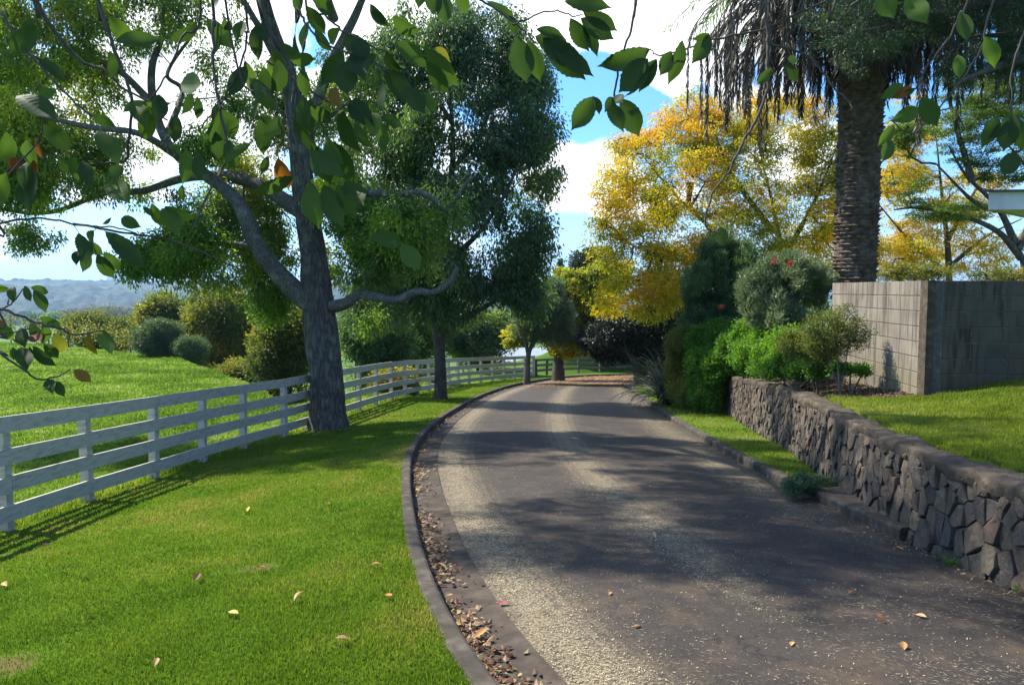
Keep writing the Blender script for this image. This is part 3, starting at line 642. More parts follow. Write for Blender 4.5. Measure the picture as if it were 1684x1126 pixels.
def stone_wall():
    L = resample(WAL[(WAL[:, 1] > 1.0) & (WAL[:, 1] < 24)], .1); s = np.arange(len(L)) * .1; S1 = s[-1]
    ztop = np.interp(L[:, 1], CPY, CPZ) - .045
    zb = P_(L[:, 1]) - .12
    hgt = ztop - zb
    t = thing('stone_wall', 'low retaining wall of split brown basalt stones below the upper lawn', 'wall', (L[60][0], L[60][1], zb[60]))
    T = norm(np.gradient(L, axis=0)); Nn = np.stack([-T[:, 1], T[:, 0]], 1)
    def pos(ss, h, out):
        x = np.interp(ss, s, L[:, 0]); y = np.interp(ss, s, L[:, 1]); nx = np.interp(ss, s, Nn[:, 0]); ny = np.interp(ss, s, Nn[:, 1])
        o_ = out - .06 * h - .02                                       # battered face
        return (x + nx * o_, y + ny * o_, np.interp(ss, s, zb) + h)
    # seeds: jittered, taller than wide, sizes vary
    AN = 1.35; pts = []; tries = 0; hm = hgt.max()
    while tries < 9000:
        tries += 1; a = RNG.uniform(-.3, S1 + .3); h = RNG.uniform(-.15, hm + .15); q = np.array([a, h / AN])
        rmin = .07 + .05 * max(-.4, mnoise.noise(Vector((a * 1.3, h * 2, 0)))) + .105 * RNG.random() ** 2.2 + .012 * (a < 8)
        if not pts or np.min(np.hypot(*(np.array(pts) - q).T)) > rmin: pts.append(q)
    pts = np.array(pts); mb = MB()
    for i, p in enumerate(pts):
        d = np.hypot(*(pts - p).T); near = np.argsort(d)[1:24]
        poly = [p + np.array(c) * .5 for c in ((-1, -1), (1, -1), (1, 1), (-1, 1))]
        for j in near:
            poly = clip(poly, (p + pts[j]) / 2, pts[j] - p)
            if len(poly) < 3: break
        if len(poly) < 3: continue
        hh = np.interp(p[0], s, hgt)
        if p[0] < 0 or p[0] > S1 or p[1] * AN > hh + .02: continue
        poly = clip(poly, np.array([p[0], (hh - 0.01) / AN]), np.array([0, 1.]))
        if len(poly) < 3: continue
        A = np.array(poly); A[:, 1] *= AN; c = A.mean(0); A = c + (A - c) * (1 - .0065 / max(.06, np.linalg.norm(A - c, axis=1).mean()))
        n = len(A); 
        # subdivide the edges and roughen them a little
        B = []
        for q in range(n):
            a, b = A[q], A[(q + 1) % n]; B.append(a + (c - a) * RNG.uniform(-.01, .07)); B.append(a + (b - a) * RNG.uniform(.35, .65) + RNG.normal(0, .007, 2))
        A = np.array(B); n = len(A)
        out = RNG.uniform(.015, .055); tx, ty = RNG.normal(0, .10, 2)
        rings = []
        for (k, o_) in ((1., -.05), (1.0, out - .012), (.978, out - .002), (.9, out)):
            P = c + (A - c) * k
            rings.append([pos(a[0], a[1], o_ + (tx * (a[0] - c[0]) + ty * (a[1] - c[1])) * (1 if o_ > 0 else 0) + RNG.normal(0, .003)) for a in P])
        mid = pos(c[0] + RNG.normal(0, .02), c[1] + RNG.normal(0, .02), out + RNG.uniform(-.004, .012))
        V = np.array([x for r_ in rings for x in r_] + [mid])
        F4 = [(r_ * n + q, r_ * n + (q + 1) % n, (r_ + 1) * n + (q + 1) % n, (r_ + 1) * n + q) for r_ in range(3) for q in range(n)]
        mb.add(V, F4, [(3 * n + q, 3 * n + (q + 1) % n, 4 * n) for q in range(n)], a=RNG.random())
    mb.build('stonework', MAT['stone'], t)
    core = MB(); fr = [pos(a, -.05, .0) for a in s]; tp = [pos(a, h - .01, .0) for a, h in zip(s, hgt)]
    core.strip(fr, tp); core.build('mortar', MAT['mortar'], t, True)
    # coping: lumpy rounded mortar cap
    prof = [(.045, -.07), (.058, -.02), (.058, .018), (.046, .038), (.02, .046), (-.03, .05), (-.08, .05), (-.13, .052), (-.2, .05), (-.25, .045), (-.27, -.1)]
    V = []; sf = np.arange(0, S1, .04)
    for o_, h_ in prof:
        for a in sf:
            h = np.interp(a, s, hgt); x, y, z = pos(a, h, o_); h_j = .03 * mnoise.noise(Vector((a * 5, 3, 3))) if h_ < 0 else 0; z += h_j
            nz = .03 * mnoise.noise(Vector((a * 2.9, o_ * 7, 1))) + .016 * mnoise.noise(Vector((a * 11, o_ * 20, 4))) + .016 * mnoise.noise(Vector((a * 29, o_ * 40, 8)))
            V.append((x + nz * 1.2, y, z + h_ + nz))
    c = len(sf); cp = MB(); cp.add(V, [(i * c + j, i * c + j + 1, (i + 1) * c + j + 1, (i + 1) * c + j) for i in range(len(prof) - 1) for j in range(c - 1)])
    cp.build('coping', MAT['coping'], t, True)
stone_wall()

# concrete block walls: two runs meeting at the corner
def M_block(N, tc, k=1.):
    n = N.noise(tc, 1.7, 7, .65); n2 = N.noise(vscale(N, tc, (6, 6, .7)), 1.6, 5, .65); n3 = N.noise(tc, 30, 5, .8)
    v = attr_v(N)
    c = N.ramp(n, [(.3, (.12, .105, .085)), (.6, (.21, .185, .15)), (.8, (.27, .24, .195))])
    c = N.mix(N.mapr(n2, .46, .64, 0, .8), c, (.05, .045, .038)); c = N.mix(N.math('MULTIPLY', v, .35), c, (.26, .22, .165))
    sp = N.new('ShaderNodeSeparateXYZ'); N.lk(tc, sp.inputs[0])
    low = N.math('MULTIPLY', N.mapr(sp.outputs[2], .35, .75, 1, 0), N.mapr(n, .3, .6)); c = N.mix(N.math('MULTIPLY', low, .45), c, (.14, .12, .045))
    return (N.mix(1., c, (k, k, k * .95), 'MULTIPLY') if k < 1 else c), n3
MAT['block_dark'] = pbr('shaded_mossy_concrete_block', lambda N, tc: M_block(N, tc, .42), .93, (.45, .008), .15)  # right-hand run: conifer shade and mossy staining both put into the colour
MAT['block'] = pbr('stained_concrete_block', M_block, .93, (.45, .008), .15)
MAT['block_mortar'] = simple_noise('stained_block_mortar', [(.35, (.05, .047, .042)), (.6, (.09, .085, .075)), (.85, (.24, .23, .21))], 14, .95)
CO = np.array([5.30, 9.55]); ZT = 1.6 + .115
def block_wall():
    t = thing('block_wall', 'stained grey concrete block wall with stacked joints behind the upper lawn', 'wall', (CO[0], CO[1], .3))
    dl = norm(np.array([.087, 1.])); dr = norm(np.array([1., -.03]))
    mo = MB(); bl = MB(); br = MB(); TH = .19
    def run(o, d, nrm, n, bw, bh, ln, rows, bl):
        d3 = np.array([d[0], d[1], 0]); n3 = np.array([nrm[0], nrm[1], 0]); up = np.array([0, 0, 1.])
        mo.box((o[0] + d[0] * ln / 2 - nrm[0] * TH / 2, o[1] + d[1] * ln / 2 - nrm[1] * TH / 2, ZT - .004 - rows * bh / 2), d3 * (ln / 2 - .004), n3 * (TH / 2 - .005), up * rows * bh / 2)
        for r in range(rows):
            hb = bh / 2 - .0045; zc = ZT - (r + .5) * bh
            for i in range(n):
                w_ = bw / 2 - .0045; c = np.array([o[0], o[1], 0]) + d3 * ((i + .5) * bw) + up * zc + n3 * (RNG.uniform(-.002, .0015) - TH / 2)
                A, B, C_ = d3 * w_, n3 * TH / 2, up * hb; be = .006
                V = [c + i1 * A + B - n3 * be + j1 * C_ for i1, j1 in ((-1, -1), (1, -1), (1, 1), (-1, 1))] + [c + i1 * (A - d3 * be) + B + j1 * (C_ - up * be) for i1, j1 in ((-1, -1), (1, -1), (1, 1), (-1, 1))] + \
                    [c + i1 * A - B + j1 * C_ for i1, j1 in ((-1, -1), (1, -1), (1, 1), (-1, 1))]
                F_ = [(4, 5, 6, 7), (0, 1, 5, 4), (1, 2, 6, 5), (2, 3, 7, 6), (3, 0, 4, 7), (8, 9, 1, 0), (9, 10, 2, 1), (10, 11, 3, 2), (11, 8, 0, 3)]
                bl.add(V, F_, a=float(RNG.random() ** 2))
    nl = np.array([-dl[1], dl[0]]); nr = np.array([-.03, -1.]); nr = norm(nr)
    run(CO, dl, nl, 9, .40, .20, 3.6, 9, bl)
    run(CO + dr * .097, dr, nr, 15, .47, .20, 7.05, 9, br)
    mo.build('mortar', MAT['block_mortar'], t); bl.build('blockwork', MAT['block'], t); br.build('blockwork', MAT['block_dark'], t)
    # corner pillar
    p = MB(); c = CO + dr * .045 + dl * .10
    p.box((c[0], c[1], ZT - .9), (dr[0] * .05, dr[1] * .05, 0), (dl[0] * .103, dl[1] * .103, 0), (0, 0, .9)); p.build('corner_pillar', MAT['coping'], t)
block_wall()

# ------------------------------------------------------------------ palm
MAT['palmtrunk'] = simple_noise('scarred_palm_trunk', [(.3, (.035, .026, .02)), (.5, (.11, .08, .06)), (.75, (.24, .19, .15))], 9, .9, (.8, .015), 12)
MAT['deadfrond'] = leafmat('dry_grey_brown_fronds', [(0, (.03, .028, .022)), (.6, (.075, .066, .052)), (1, (.14, .12, .09))], .2, (1, 1, 1))
def palm():
    d = 15.; b = Q(1403, 520, d); b.z = .2; top = Q(1421, 25, d)
    t = thing('palm_tree', 'thick palm trunk with diamond leaf scars and a skirt of dead hanging fronds', 'tree', b)
    H_ = top.z - b.z; mb = MB(); rows = int(H_ / .073); kk = 9
    def ctr(z): f = (z - b.z) / H_; return np.array([b.x + (top.x - b.x) * f, b.y, z])
    def rad(z): f = (z - b.z) / H_; return .335 + .03 * math.sin(f * 3.5) + .05 * f ** 3 + .05 * max(0, .12 - f) * 4
    mb.tube([ctr(b.z + H_ * q / 20) for q in range(21)], [rad(b.z + H_ * q / 20) for q in range(21)], 22)
    for r in range(rows):
        z0 = b.z + r * .073; rr = rad(z0)
        for j in range(kk):
            a = (j + .5 * (r % 2) + .12 * math.sin(r * .3)) * 2 * math.pi / kk + RNG.normal(0, .06); wa = math.pi / kk * 1.02
            c = ctr(z0); o_ = .055 + RNG.uniform(-.03, .04); V = []
            for fa, dz, ro in ((-1.25, 0, .006), (-.6, .034, .016), (0, .045, .022), (.6, .034, .016), (1.25, 0, .006), (.6, -.05, .006), (0, -.066, .006), (-.6, -.05, .006)):
                aa = a + fa * wa; V.append(c + np.array([math.cos(aa) * (rr + ro), math.sin(aa) * (rr + ro), dz]))
            V += [c + np.array([math.cos(a + fa * wa) * (rr + o_), math.sin(a + fa * wa) * (rr + o_), dz]) for fa, dz in ((-.6, .02), (.6, .02))]
            mb.add(V, [(1, 2, 9, 8)[::1], (2, 3, 9, 9)][:1], [(0, 1, 8), (2, 3, 9), (3, 4, 9), (4, 5, 9), (5, 6, 9), (6, 9, 8), (6, 7, 8), (7, 0, 8)])
    mb.build('trunk', MAT['palmtrunk'], t)
    def frond(a, reach, sag, L, dead, mbr, acc):
        # rachis curve in the vertical plane of azimuth a
        n = 16; P = []; h0 = top.z + RNG.uniform(.1, .8)
        if dead: hang = reach
        for i in range(n):
            f = i / (n - 1)
            if dead:
                x = .35 + reach * (1 - (1 - min(1, f * 1.7)) ** 2); z = h0 + .25 * math.sin(min(1, f * 2) * math.pi) - L * f ** 1.5
            else:
                x = .3 + reach * f; z = h0 + .6 + sag * math.sin(f * 1.9) * reach * .5 - sag * .9 * reach * f ** 3
            P.append((top.x + math.cos(a) * x, top.y + math.sin(a) * x, z))
        P = np.array(P); mbr.tube(P, np.linspace(.020 if dead else .028, .004, n), 4)
        T = norm(np.gradient(P, axis=0)); side = np.array([-math.sin(a), math.cos(a), 0])
        m_ = 46 if dead else 60; f = np.linspace(.16, .99, m_); idx = f * (n - 1)
        C = np.stack([np.interp(idx, range(n), P[:, q]) for q in range(3)], 1); TT = norm(np.stack([np.interp(idx, range(n), T[:, q]) for q in range(3)], 1))
        for sg in (-1, 1):
            D = TT * (.75 if dead else .6) + side * sg * (.42 if dead else .75) + np.array([0, 0, -.8 if dead else -.3]) + RNG.normal(0, .1, C.shape)
            D = norm(D); ln = (.42 if dead else .45) * (1 - .5 * np.abs(f - .45)); acc.append((C + D * ln[:, None] * .5, D, ln, RNG.normal(.5, .25, m_)))
    dead = MB(); acc = []
    for i in range(210):
        a = i * 2.39996 + RNG.normal(0, .1); rc_ = RNG.uniform(.3, 3.0)
        frond(a, rc_, 0, RNG.uniform(1.0, 1.75) + .2 * rc_, True, dead, acc)
    C, D, ln, v = [np.concatenate([q[k] for q in acc]) for k in range(4)]
    dead.build('dead_frond_stalks', MAT['palmtrunk'], t); leaves('dead_fronds', C, D, ln, .03, MAT['deadfrond'], t, v)
    liv = MB(); acc = []
    for i in range(42):
        frond(i * 2.39996, RNG.uniform(2.6, 3.8), RNG.uniform(.1, .45), 0, False, liv, acc)
    C, D, ln, v = [np.concatenate([q[k] for q in acc]) for k in range(4)]
    liv.build('frond_stalks', MAT['twig'], t); leaves('crown', C, D, ln, .03, MAT['leaf_dark'], t, v)
palm()

# ------------------------------------------------------------------ generic tree / shrub
def plant(name, label, cat, base, stems, clumps, ncl, nl, rc, ln, wd, lm, bm, group=None, r0=.12, r1=.02, **kw):
    """stems: list of polylines of (px,py,depth) rising from the base"""
    t = thing(name, label, cat, base, group); nodes = []; mb = MB()
    for i, sp in enumerate(stems):
        P_l, _ = skel(sp, 1, 1); a = r0 if i == 0 else r0 * .55
        rads = a + (r1 - a) * np.linspace(0, 1, len(P_l)) ** .7
        mb.tube(P_l, rads, 9, rough=.04); nodes += list(P_l[max(1, len(P_l) // 4):])
    mb.build('trunk' if cat == 'tree' else 'stems', bm, t, True)
    crown(t, nodes, pclumps(clumps), ncl, nl, rc, ln, wd, lm, bm, **kw)
    return t
def gbase(px, py, d, H=Hl):
    q = Q(px, py, d); return (q.x, q.y, float(H(q.x, q.y)))
def gp(px, d, H):
    """pixel row of the ground at column px and depth d (for stems that start on it)"""
    q = Q(px, 500, d); z = float(H(q.x, q.y)); return z, d
def stemto(px, d, H, top, extra=()):
    """polyline from the ground under px to the photo point top"""
    q = Q(px, 500, d); z = float(H(q.x, q.y)); v = lambda p: p
    # find pixel row whose z equals ground
    s_ = CY + F * math.tan(math.atan2(CAMZ - z, d) - PITCH)
    return [(px, s_ + 2, d), *extra, (top[0], top[1], d)]

# golden honey locusts behind the palm
d = 27.
plant('locust_tree', 'wide golden autumn tree with fine feathery leaves left of the palm trunk', 'tree', gbase(1290, 500, d, Hu),
      [stemto(1290, d, Hu, (1250, 250), [(1290, 480, d), (1280, 380, d)]), [(1290, 470, d), (1200, 400, d), (1120, 330, d - 1), (1060, 260, d - 1)], [(1285, 430, d), (1340, 330, d), (1380, 230, d)],
       [(1290, 460, d), (1180, 440, d - 1), (1090, 420, d - 2), (1030, 400, d - 2)], [(1270, 380, d), (1200, 280, d - 1), (1170, 200, d - 1)], [(1135, 300, d - 1), (1134, 340, d - 1), (1160, 300, d - 2)]],
      [(1100, 290, 95, 65, d - 1), (1190, 235, 95, 55, d), (1290, 225, 95, 50, d), (1370, 250, 70, 70, d), (1050, 350, 70, 50, d - 2), (1130, 380, 90, 50, d - 2), (1240, 330, 110, 60, d - 1), (1350, 340, 80, 60, d),
       (1060, 440, 75, 42, d - 2.5), (1140, 450, 80, 50, d - 2.5), (1250, 420, 80, 40, d - 1), (1020, 480, 45, 45, d - 3), (1085, 500, 45, 34, d - 3), (1010, 290, 30, 25, d - 1), (1340, 420, 60, 40, d), (1180, 178, 75, 26, d), (1300, 183, 70, 24, d), (990, 340, 28, 40, d - 2), (1000, 400, 30, 30, d - 2), (1110, 215, 60, 30, d), (1040, 245, 40, 24, d), (1100, 470, 60, 30, d - 4)],
      1750, 84, .55, .15, .042, MAT['leaf_gold'], MAT['twig'], r0=.25, droop=.5, shell=.25, r_tip=.006, gap=-.08, gs=.75, vbase=(.15, .75), vnoise=.8, flat=.6)
d = 30.
plant('locust_tree', 'golden orange autumn tree seen right of the palm trunk, above the block wall', 'tree', gbase(1560, 470, d, Hu),
      [stemto(1560, d, Hu, (1540, 230), [(1560, 430, d), (1550, 330, d)]), [(1560, 450, d), (1500, 400, d), (1440, 330, d)], [(1560, 440, d), (1620, 390, d), (1680, 360, d)], [(1555, 400, d), (1600, 320, d), (1640, 260, d)]],
      [(1500, 200, 50, 40, d), (1470, 400, 60, 50, d), (1550, 400, 80, 45, d), (1620, 410, 60, 40, d), (1500, 320, 70, 50, d), (1590, 330, 60, 50, d), (1475, 270, 30, 60, d), (1400, 380, 50, 60, d)],
      800, 80, .5, .14, .04, MAT['leaf_gold'], MAT['twig'], r0=.2, droop=.5, shell=.2, r_tip=.008, gap=-.1, vbase=(.35, .85), vnoise=.6, flat=.6)
# feathery green tree at the right edge
d = 21.
plant('silk_tree', 'feathery green tree with crooked pale limbs beyond the block wall at right', 'tree', gbase(1690, 440, d, Hu),
      [stemto(1682, d, Hu, (1668, 400), [(1684, 440, d)]), [(1680, 425, d), (1640, 380, d), (1580, 355, d), (1510, 342, d), (1470, 345, d)], [(1670, 400, d), (1640, 340, d), (1590, 290, d), (1560, 240, d)],
       [(1675, 410, d), (1700, 340, d), (1690, 280, d), (1650, 230, d)], [(1640, 345, d), (1600, 330, d), (1540, 270, d)], [(1600, 300, d), (1570, 200, d), (1560, 150, d)]],
      [(1530, 235, 60, 30, d), (1590, 200, 65, 30, d), (1650, 210, 60, 40, d), (1510, 290, 50, 22, d), (1580, 270, 70, 22, d), (1655, 280, 50, 25, d), (1600, 150, 60, 25, d), (1560, 345, 70, 18, d), (1480, 320, 30, 20, d),
       (1490, 220, 30, 25, d), (1660, 160, 50, 30, d), (1630, 405, 30, 12, d), (1740, 250, 60, 80, d)],
      720, 110, .36, .085, .026, MAT['leaf_fern'], MAT['bark2'], r0=.2, droop=.15, shell=.25, r_tip=.005, gap=-.12, vbase=(.1, .6), vnoise=.7, flat=.3)
# conifer hanging in from the upper right, nearer than the palm
d = 10.5
plant('conifer_tree', 'dark needle-leaved tree whose drooping boughs cross the top of the palm trunk', 'tree', gbase(1830, 500, d, Hu),
      [stemto(1850, d, Hu, (1790, -350), [(1845, 300, d), (1820, 0, d)]), [(1830, 60, d), (1700, 0, d), (1560, 20, d), (1440, 50, d), (1350, 55, d)], [(1820, -40, d), (1650, -60, d - .6), (1500, -50, d - .8), (1400, 10, d - .8)],
       [(1835, 130, d), (1740, 90, d), (1640, 110, d - .3), (1570, 140, d - .3)], [(1830, 100, d), (1700, 60, d + .6), (1600, 60, d + .6)]],
      [(1400, 25, 75, 24, d), (1430, 85, 50, 36, d), (1500, 35, 80, 30, d), (1590, 25, 70, 40, d), (1660, 40, 60, 60, d), (1620, 100, 50, 40, d), (1575, 120, 36, 26, d), (1380, 60, 35, 20, d - .3), (1660, 120, 50, 40, d), (1470, -50, 160, 50, d), (1640, -60, 120, 60, d), (1780, 0, 90, 160, d)],
      620, 150, .24, .075, .0085, MAT['needle'], MAT['twig'], r0=.24, droop=.35, shell=.1, r_tip=.003, gap=-.3, vbase=(.1, .6), vnoise=.5, flat=.5)

# ------------------------------------------------------------------ garden between the wall and the drive
def plumes(cx, cy, rx, ry, d, n, hw=9, hh=26):
    out = []
    for k in range(n):
        a = RNG.uniform(0, 2 * math.pi); r = RNG.random() ** .5; out.append((cx + rx * r * math.cos(a), cy + ry * r * math.sin(a), hw * RNG.uniform(.7, 1.4), hh * RNG.uniform(.6, 1.2), d + RNG.uniform(-.7, .7), .16))
    return out
d = 21.5
plant('grevillea_shrub', 'tall dark green fine-leaved shrub behind the stone wall, left of the greyer bush', 'shrub', gbase(1180, 560, d, Hu),
      [stemto(1190, d, Hu, (1180, 440)), stemto(1200, d, Hu, (1225, 420)), stemto(1180, d, Hu, (1150, 440))],
      plumes(1182, 475, 56, 66, d, 60) + plumes(1195, 418, 44, 22, d, 14, 8, 26) + [(1170, 525, 48, 34, d), (1205, 510, 40, 40, d)],
      760, 70, .19, .19, .022, MAT['leaf_grevillea'], MAT['twig'], r0=.05, droop=-1.1, shell=.1, r_tip=.003, vbase=(.05, .55), vnoise=.6)
d = 15.5
plant('bottlebrush_shrub', 'tall grey-green shrub behind the stone wall with a few red flowers', 'shrub', gbase(1300, 560, d, Hu),
      [stemto(1290, d, Hu, (1280, 450)), stemto(1300, d, Hu, (1330, 450)), stemto(1295, d, Hu, (1250, 470))],
      plumes(1292, 480, 72, 54, d, 66, 11, 22) + plumes(1335, 455, 40, 22, d, 12, 16, 12) + [(1285, 515, 60, 34, d), (1250, 480, 34, 40, d)],
      620, 66, .15, .14, .019, MAT['leaf_silver'], MAT['twig'], r0=.045, droop=-.8, shell=.1, r_tip=.003, vbase=(.3, .9), vnoise=.6)
MAT['redflower'] = leafmat('red_flower', [(0, (.35, .02, .02)), (1, (.6, .06, .05))], .3, (1, 1, 1))
for px, py, dd in ((1186, 505, 20.0), (1274, 429, 14.6), (1298, 433, 14.6)):
    p = np.array(Q(px, py, dd)); C = p + RNG.normal(0, .03, (40, 3)); o = leaves('flower_cluster', C, RNG.normal(size=(40, 3)), .06, .02, MAT['redflower'])
    props(o, {1186: 'small red flower head low on the dark grevillea shrub', 1274: 'left of two red flower heads near the top of the grey-green bush', 1298: 'right of two red flower heads near the top of the grey-green bush'}[px], 'flower')
d = 10.9
plant('young_tree', 'small airy yellow-green sapling in front of the left face of the block wall', 'tree', gbase(1380, 600, d, Hu),
      [stemto(1382, d, Hu, (1372, 530)), stemto(1380, d, Hu, (1400, 545)), stemto(1384, d, Hu, (1350, 550)), [(1385, 575, d), (1415, 548, d - .1), (1434, 545, d - .2)], [(1372, 560, d), (1395, 520, d), (1412, 510, d)]],
      [(1370, 545, 36, 22, d), (1400, 558, 20, 14, d), (1340, 562, 28, 18, d), (1362, 520, 20, 10, d), (1412, 533, 14, 10, d), (1380, 575, 20, 14, d), (1352, 585, 18, 12, d + .2), (1335, 535, 16, 10, d), (1388, 512, 10, 8, d), (1425, 548, 10, 5, d)],
      200, 42, .12, .05, .014, MAT['leaf_olive'], MAT['palebranch'], r0=.02, r1=.006, droop=-.1, shell=.2, r_tip=.002, vbase=(.1, .55), gap=-.2)
plant('young_tree', 'thin-stemmed green sapling half hidden in the groundcover left of the airy sapling', 'tree', gbase(1345, 600, 11.4, Hu),
      [stemto(1345, 11.4, Hu, (1335, 545)), stemto(1342, 11.4, Hu, (1320, 555))], [(1330, 560, 28, 22, 11.4), (1345, 585, 20, 12, 11.4), (1305, 565, 22, 18, 11.4)],
      90, 60, .12, .05, .016, MAT['leaf_olive'], MAT['twig'], r0=.018, r1=.005, droop=0, shell=.2, r_tip=.002, vbase=(.2, .6))
def hedge(name, label, base, clumps, ncl, nl, rc, ln, wd, m, cat='shrub', **kw):
    t = thing(name, label, cat, base); cl = pclumps(clumps); nodes = [np.array([c[0], c[1], c[2] - c[5] * .6]) for c in cl] + [np.array([c[0], c[1], c[2]]) for c in cl]
    mb = MB()
    for c in cl[:8]: mb.tube([(base[0], base[1], base[2]), ((c[0] + base[0]) / 2, (c[1] + base[1]) / 2, (c[2] - c[5] * .6 + base[2]) / 2), (c[0], c[1], c[2])], (.02, .015, .008), 5)
    mb.build('stems', MAT['twig'], t); crown(t, nodes, cl, ncl, nl, rc, ln, wd, m, MAT['twig'], **kw); return t
hedge('groundcover_shrub', 'bright green leafy shrub spilling over the far end of the stone wall', gbase(1200, 600, 20.5, Hu),
      [(1165, 580, 30, 34, 20.5), (1160, 620, 20, 40, 20), (1195, 568, 38, 28, 20), (1200, 597, 28, 18, 19), (1168, 646, 16, 24, 19.2), (1148, 610, 16, 36, 19.6), (1228, 592, 25, 16, 17), (1180, 548, 26, 20, 20.5), (1150, 560, 20, 24, 20.5), (1172, 612, 24, 34, 19.3), (1150, 655, 14, 16, 19.4), (1210, 572, 30, 20, 18.5)],
      1000, 66, .2, .085, .042, MAT['leaf_bright'], shell=.55, r_tip=.002, droop=-.2, vbase=(.15, .6), vnoise=.4)
hedge('groundcover_shrub', 'leafy green bank filling the space under the two tall shrubs', gbase(1260, 600, 15.5, Hu),
      [(1245, 582, 34, 26, 16.6), (1272, 578, 32, 26, 15), (1235, 552, 34, 24, 17.5), (1300, 565, 30, 22, 13.8), (1325, 580, 24, 18, 12.9), (1262, 604, 24, 12, 15), (1290, 590, 26, 14, 14), (1270, 552, 34, 20, 15.5)],
      800, 62, .17, .065, .03, MAT['leaf_bright'], shell=.5, r_tip=.002, droop=-.2, vbase=(.25, .8), vnoise=.5)
hedge('groundcover_shrub', 'low mound of fresh green groundcover on the wall top beside the sapling stems', gbase(1310, 610, 12.6, Hu),
      [(1283, 604, 26, 13, 13.4), (1322, 609, 32, 12, 12), (1303, 592, 28, 12, 12.8), (1350, 600, 16, 9, 12), (1345, 612, 16, 7, 11.4), (1375, 605, 14, 6, 11.6), (1262, 600, 20, 12, 14)],
      300, 60, .12, .045, .024, MAT['leaf_bright'], shell=.5, r_tip=.0015, droop=-.2, vbase=(.15, .55))
hedge('groundcover_shrub', 'thin patch of green groundcover at the foot of the block wall', gbase(1400, 608, 10.8, Hu), [(1398, 606, 28, 6, 11), (1420, 610, 14, 4, 10.8)], 60, 45, .08, .04, .02, MAT['leaf_bright'], shell=.4, r_tip=.0015, droop=-.2)
hedge('olive_shrub', 'clipped olive green shrub with a brown hollow beside the flax, end of the verge', gbase(1128, 640, 21, Hv),
      [(1115, 570, 15, 24, 21.5), (1128, 558, 14, 16, 21), (1112, 612, 13, 28, 21.5), (1118, 644, 16, 14, 20.8), (1132, 650, 12, 12, 20.2)],
      420, 55, .22, .085, .03, MAT['leaf_olive'], shell=.7, r_tip=.003, droop=0, vbase=(.15, .55))
hedge('juniper_shrub', 'low blue-green juniper tuft growing over the kerb at the foot of the wall', gbase(1335, 810, 8.6, Hv),
      [(1318, 796, 26, 14, 8.35), (1352, 797, 26, 11, 8.6), (1377, 800, 14, 8, 8.6), (1303, 802, 14, 12, 8.2)], 240, 60, .07, .032, .009, MAT['leaf_juniper'], shell=.35, r_tip=.0012, droop=-.3, vbase=(.2, .8))

def strap_plant(name, label, base, n, L, W, m, up=(.35, 1.1), spread=1.0):
    t = thing(name, label, 'plant', base); mb = MB(); b = np.array(base)
    for i in range(n):
        a = RNG.uniform(0, 2 * math.pi); e = RNG.uniform(*up); l = L * RNG.uniform(.6, 1.1); D = np.array([math.cos(a) * math.cos(e), math.sin(a) * math.cos(e), math.sin(e)])
        sd_ = np.array([-math.sin(a), math.cos(a), 0]); P = []; h = np.array([math.cos(a), math.sin(a), 0]); q = b + D * .05 + RNG.normal(0, .12, 3) * (1, 1, 0); dd = D.copy()
        for k in range(9): P.append(q.copy()); q = q + dd * l / 8; dd = norm(dd + np.array([0, 0, -.05 - .05 * k * RNG.uniform(.5, 1.3)]))
        P = np.array(P); wd = W * np.array([.5, .8, 1, 1, .95, .8, .6, .35, .04])[:, None] * sd_ * .5; up_ = np.array([0, 0, W * .18])
        V = np.vstack([P - wd + up_, P, P + wd + up_]); mb.add(V, [(r * 9 + k, r * 9 + k + 1, (r + 1) * 9 + k + 1, (r + 1) * 9 + k) for r in range(2) for k in range(8)], a=float(np.clip(RNG.normal(.5, .25), 0, 1)))
    mb.build('leaves', m, t, True); return t
MAT['flax'] = leafmat('stiff_grey_green_straps', [(0, (0.045, 0.063, 0.036)), (.6, (0.117, 0.144, 0.09)), (1, (0.234, 0.243, 0.162))], .2, (1.1, 1.2, .8), .35, .5)
p = Q(1100, 630, 22.5); strap_plant('flax_plant', 'large flax clump with long arching grey-green strap leaves at the drive bend', (p.x, p.y, float(P_(p.y)) + .1), 240, 1.75, .07, MAT['flax'], (.35, 1.45))

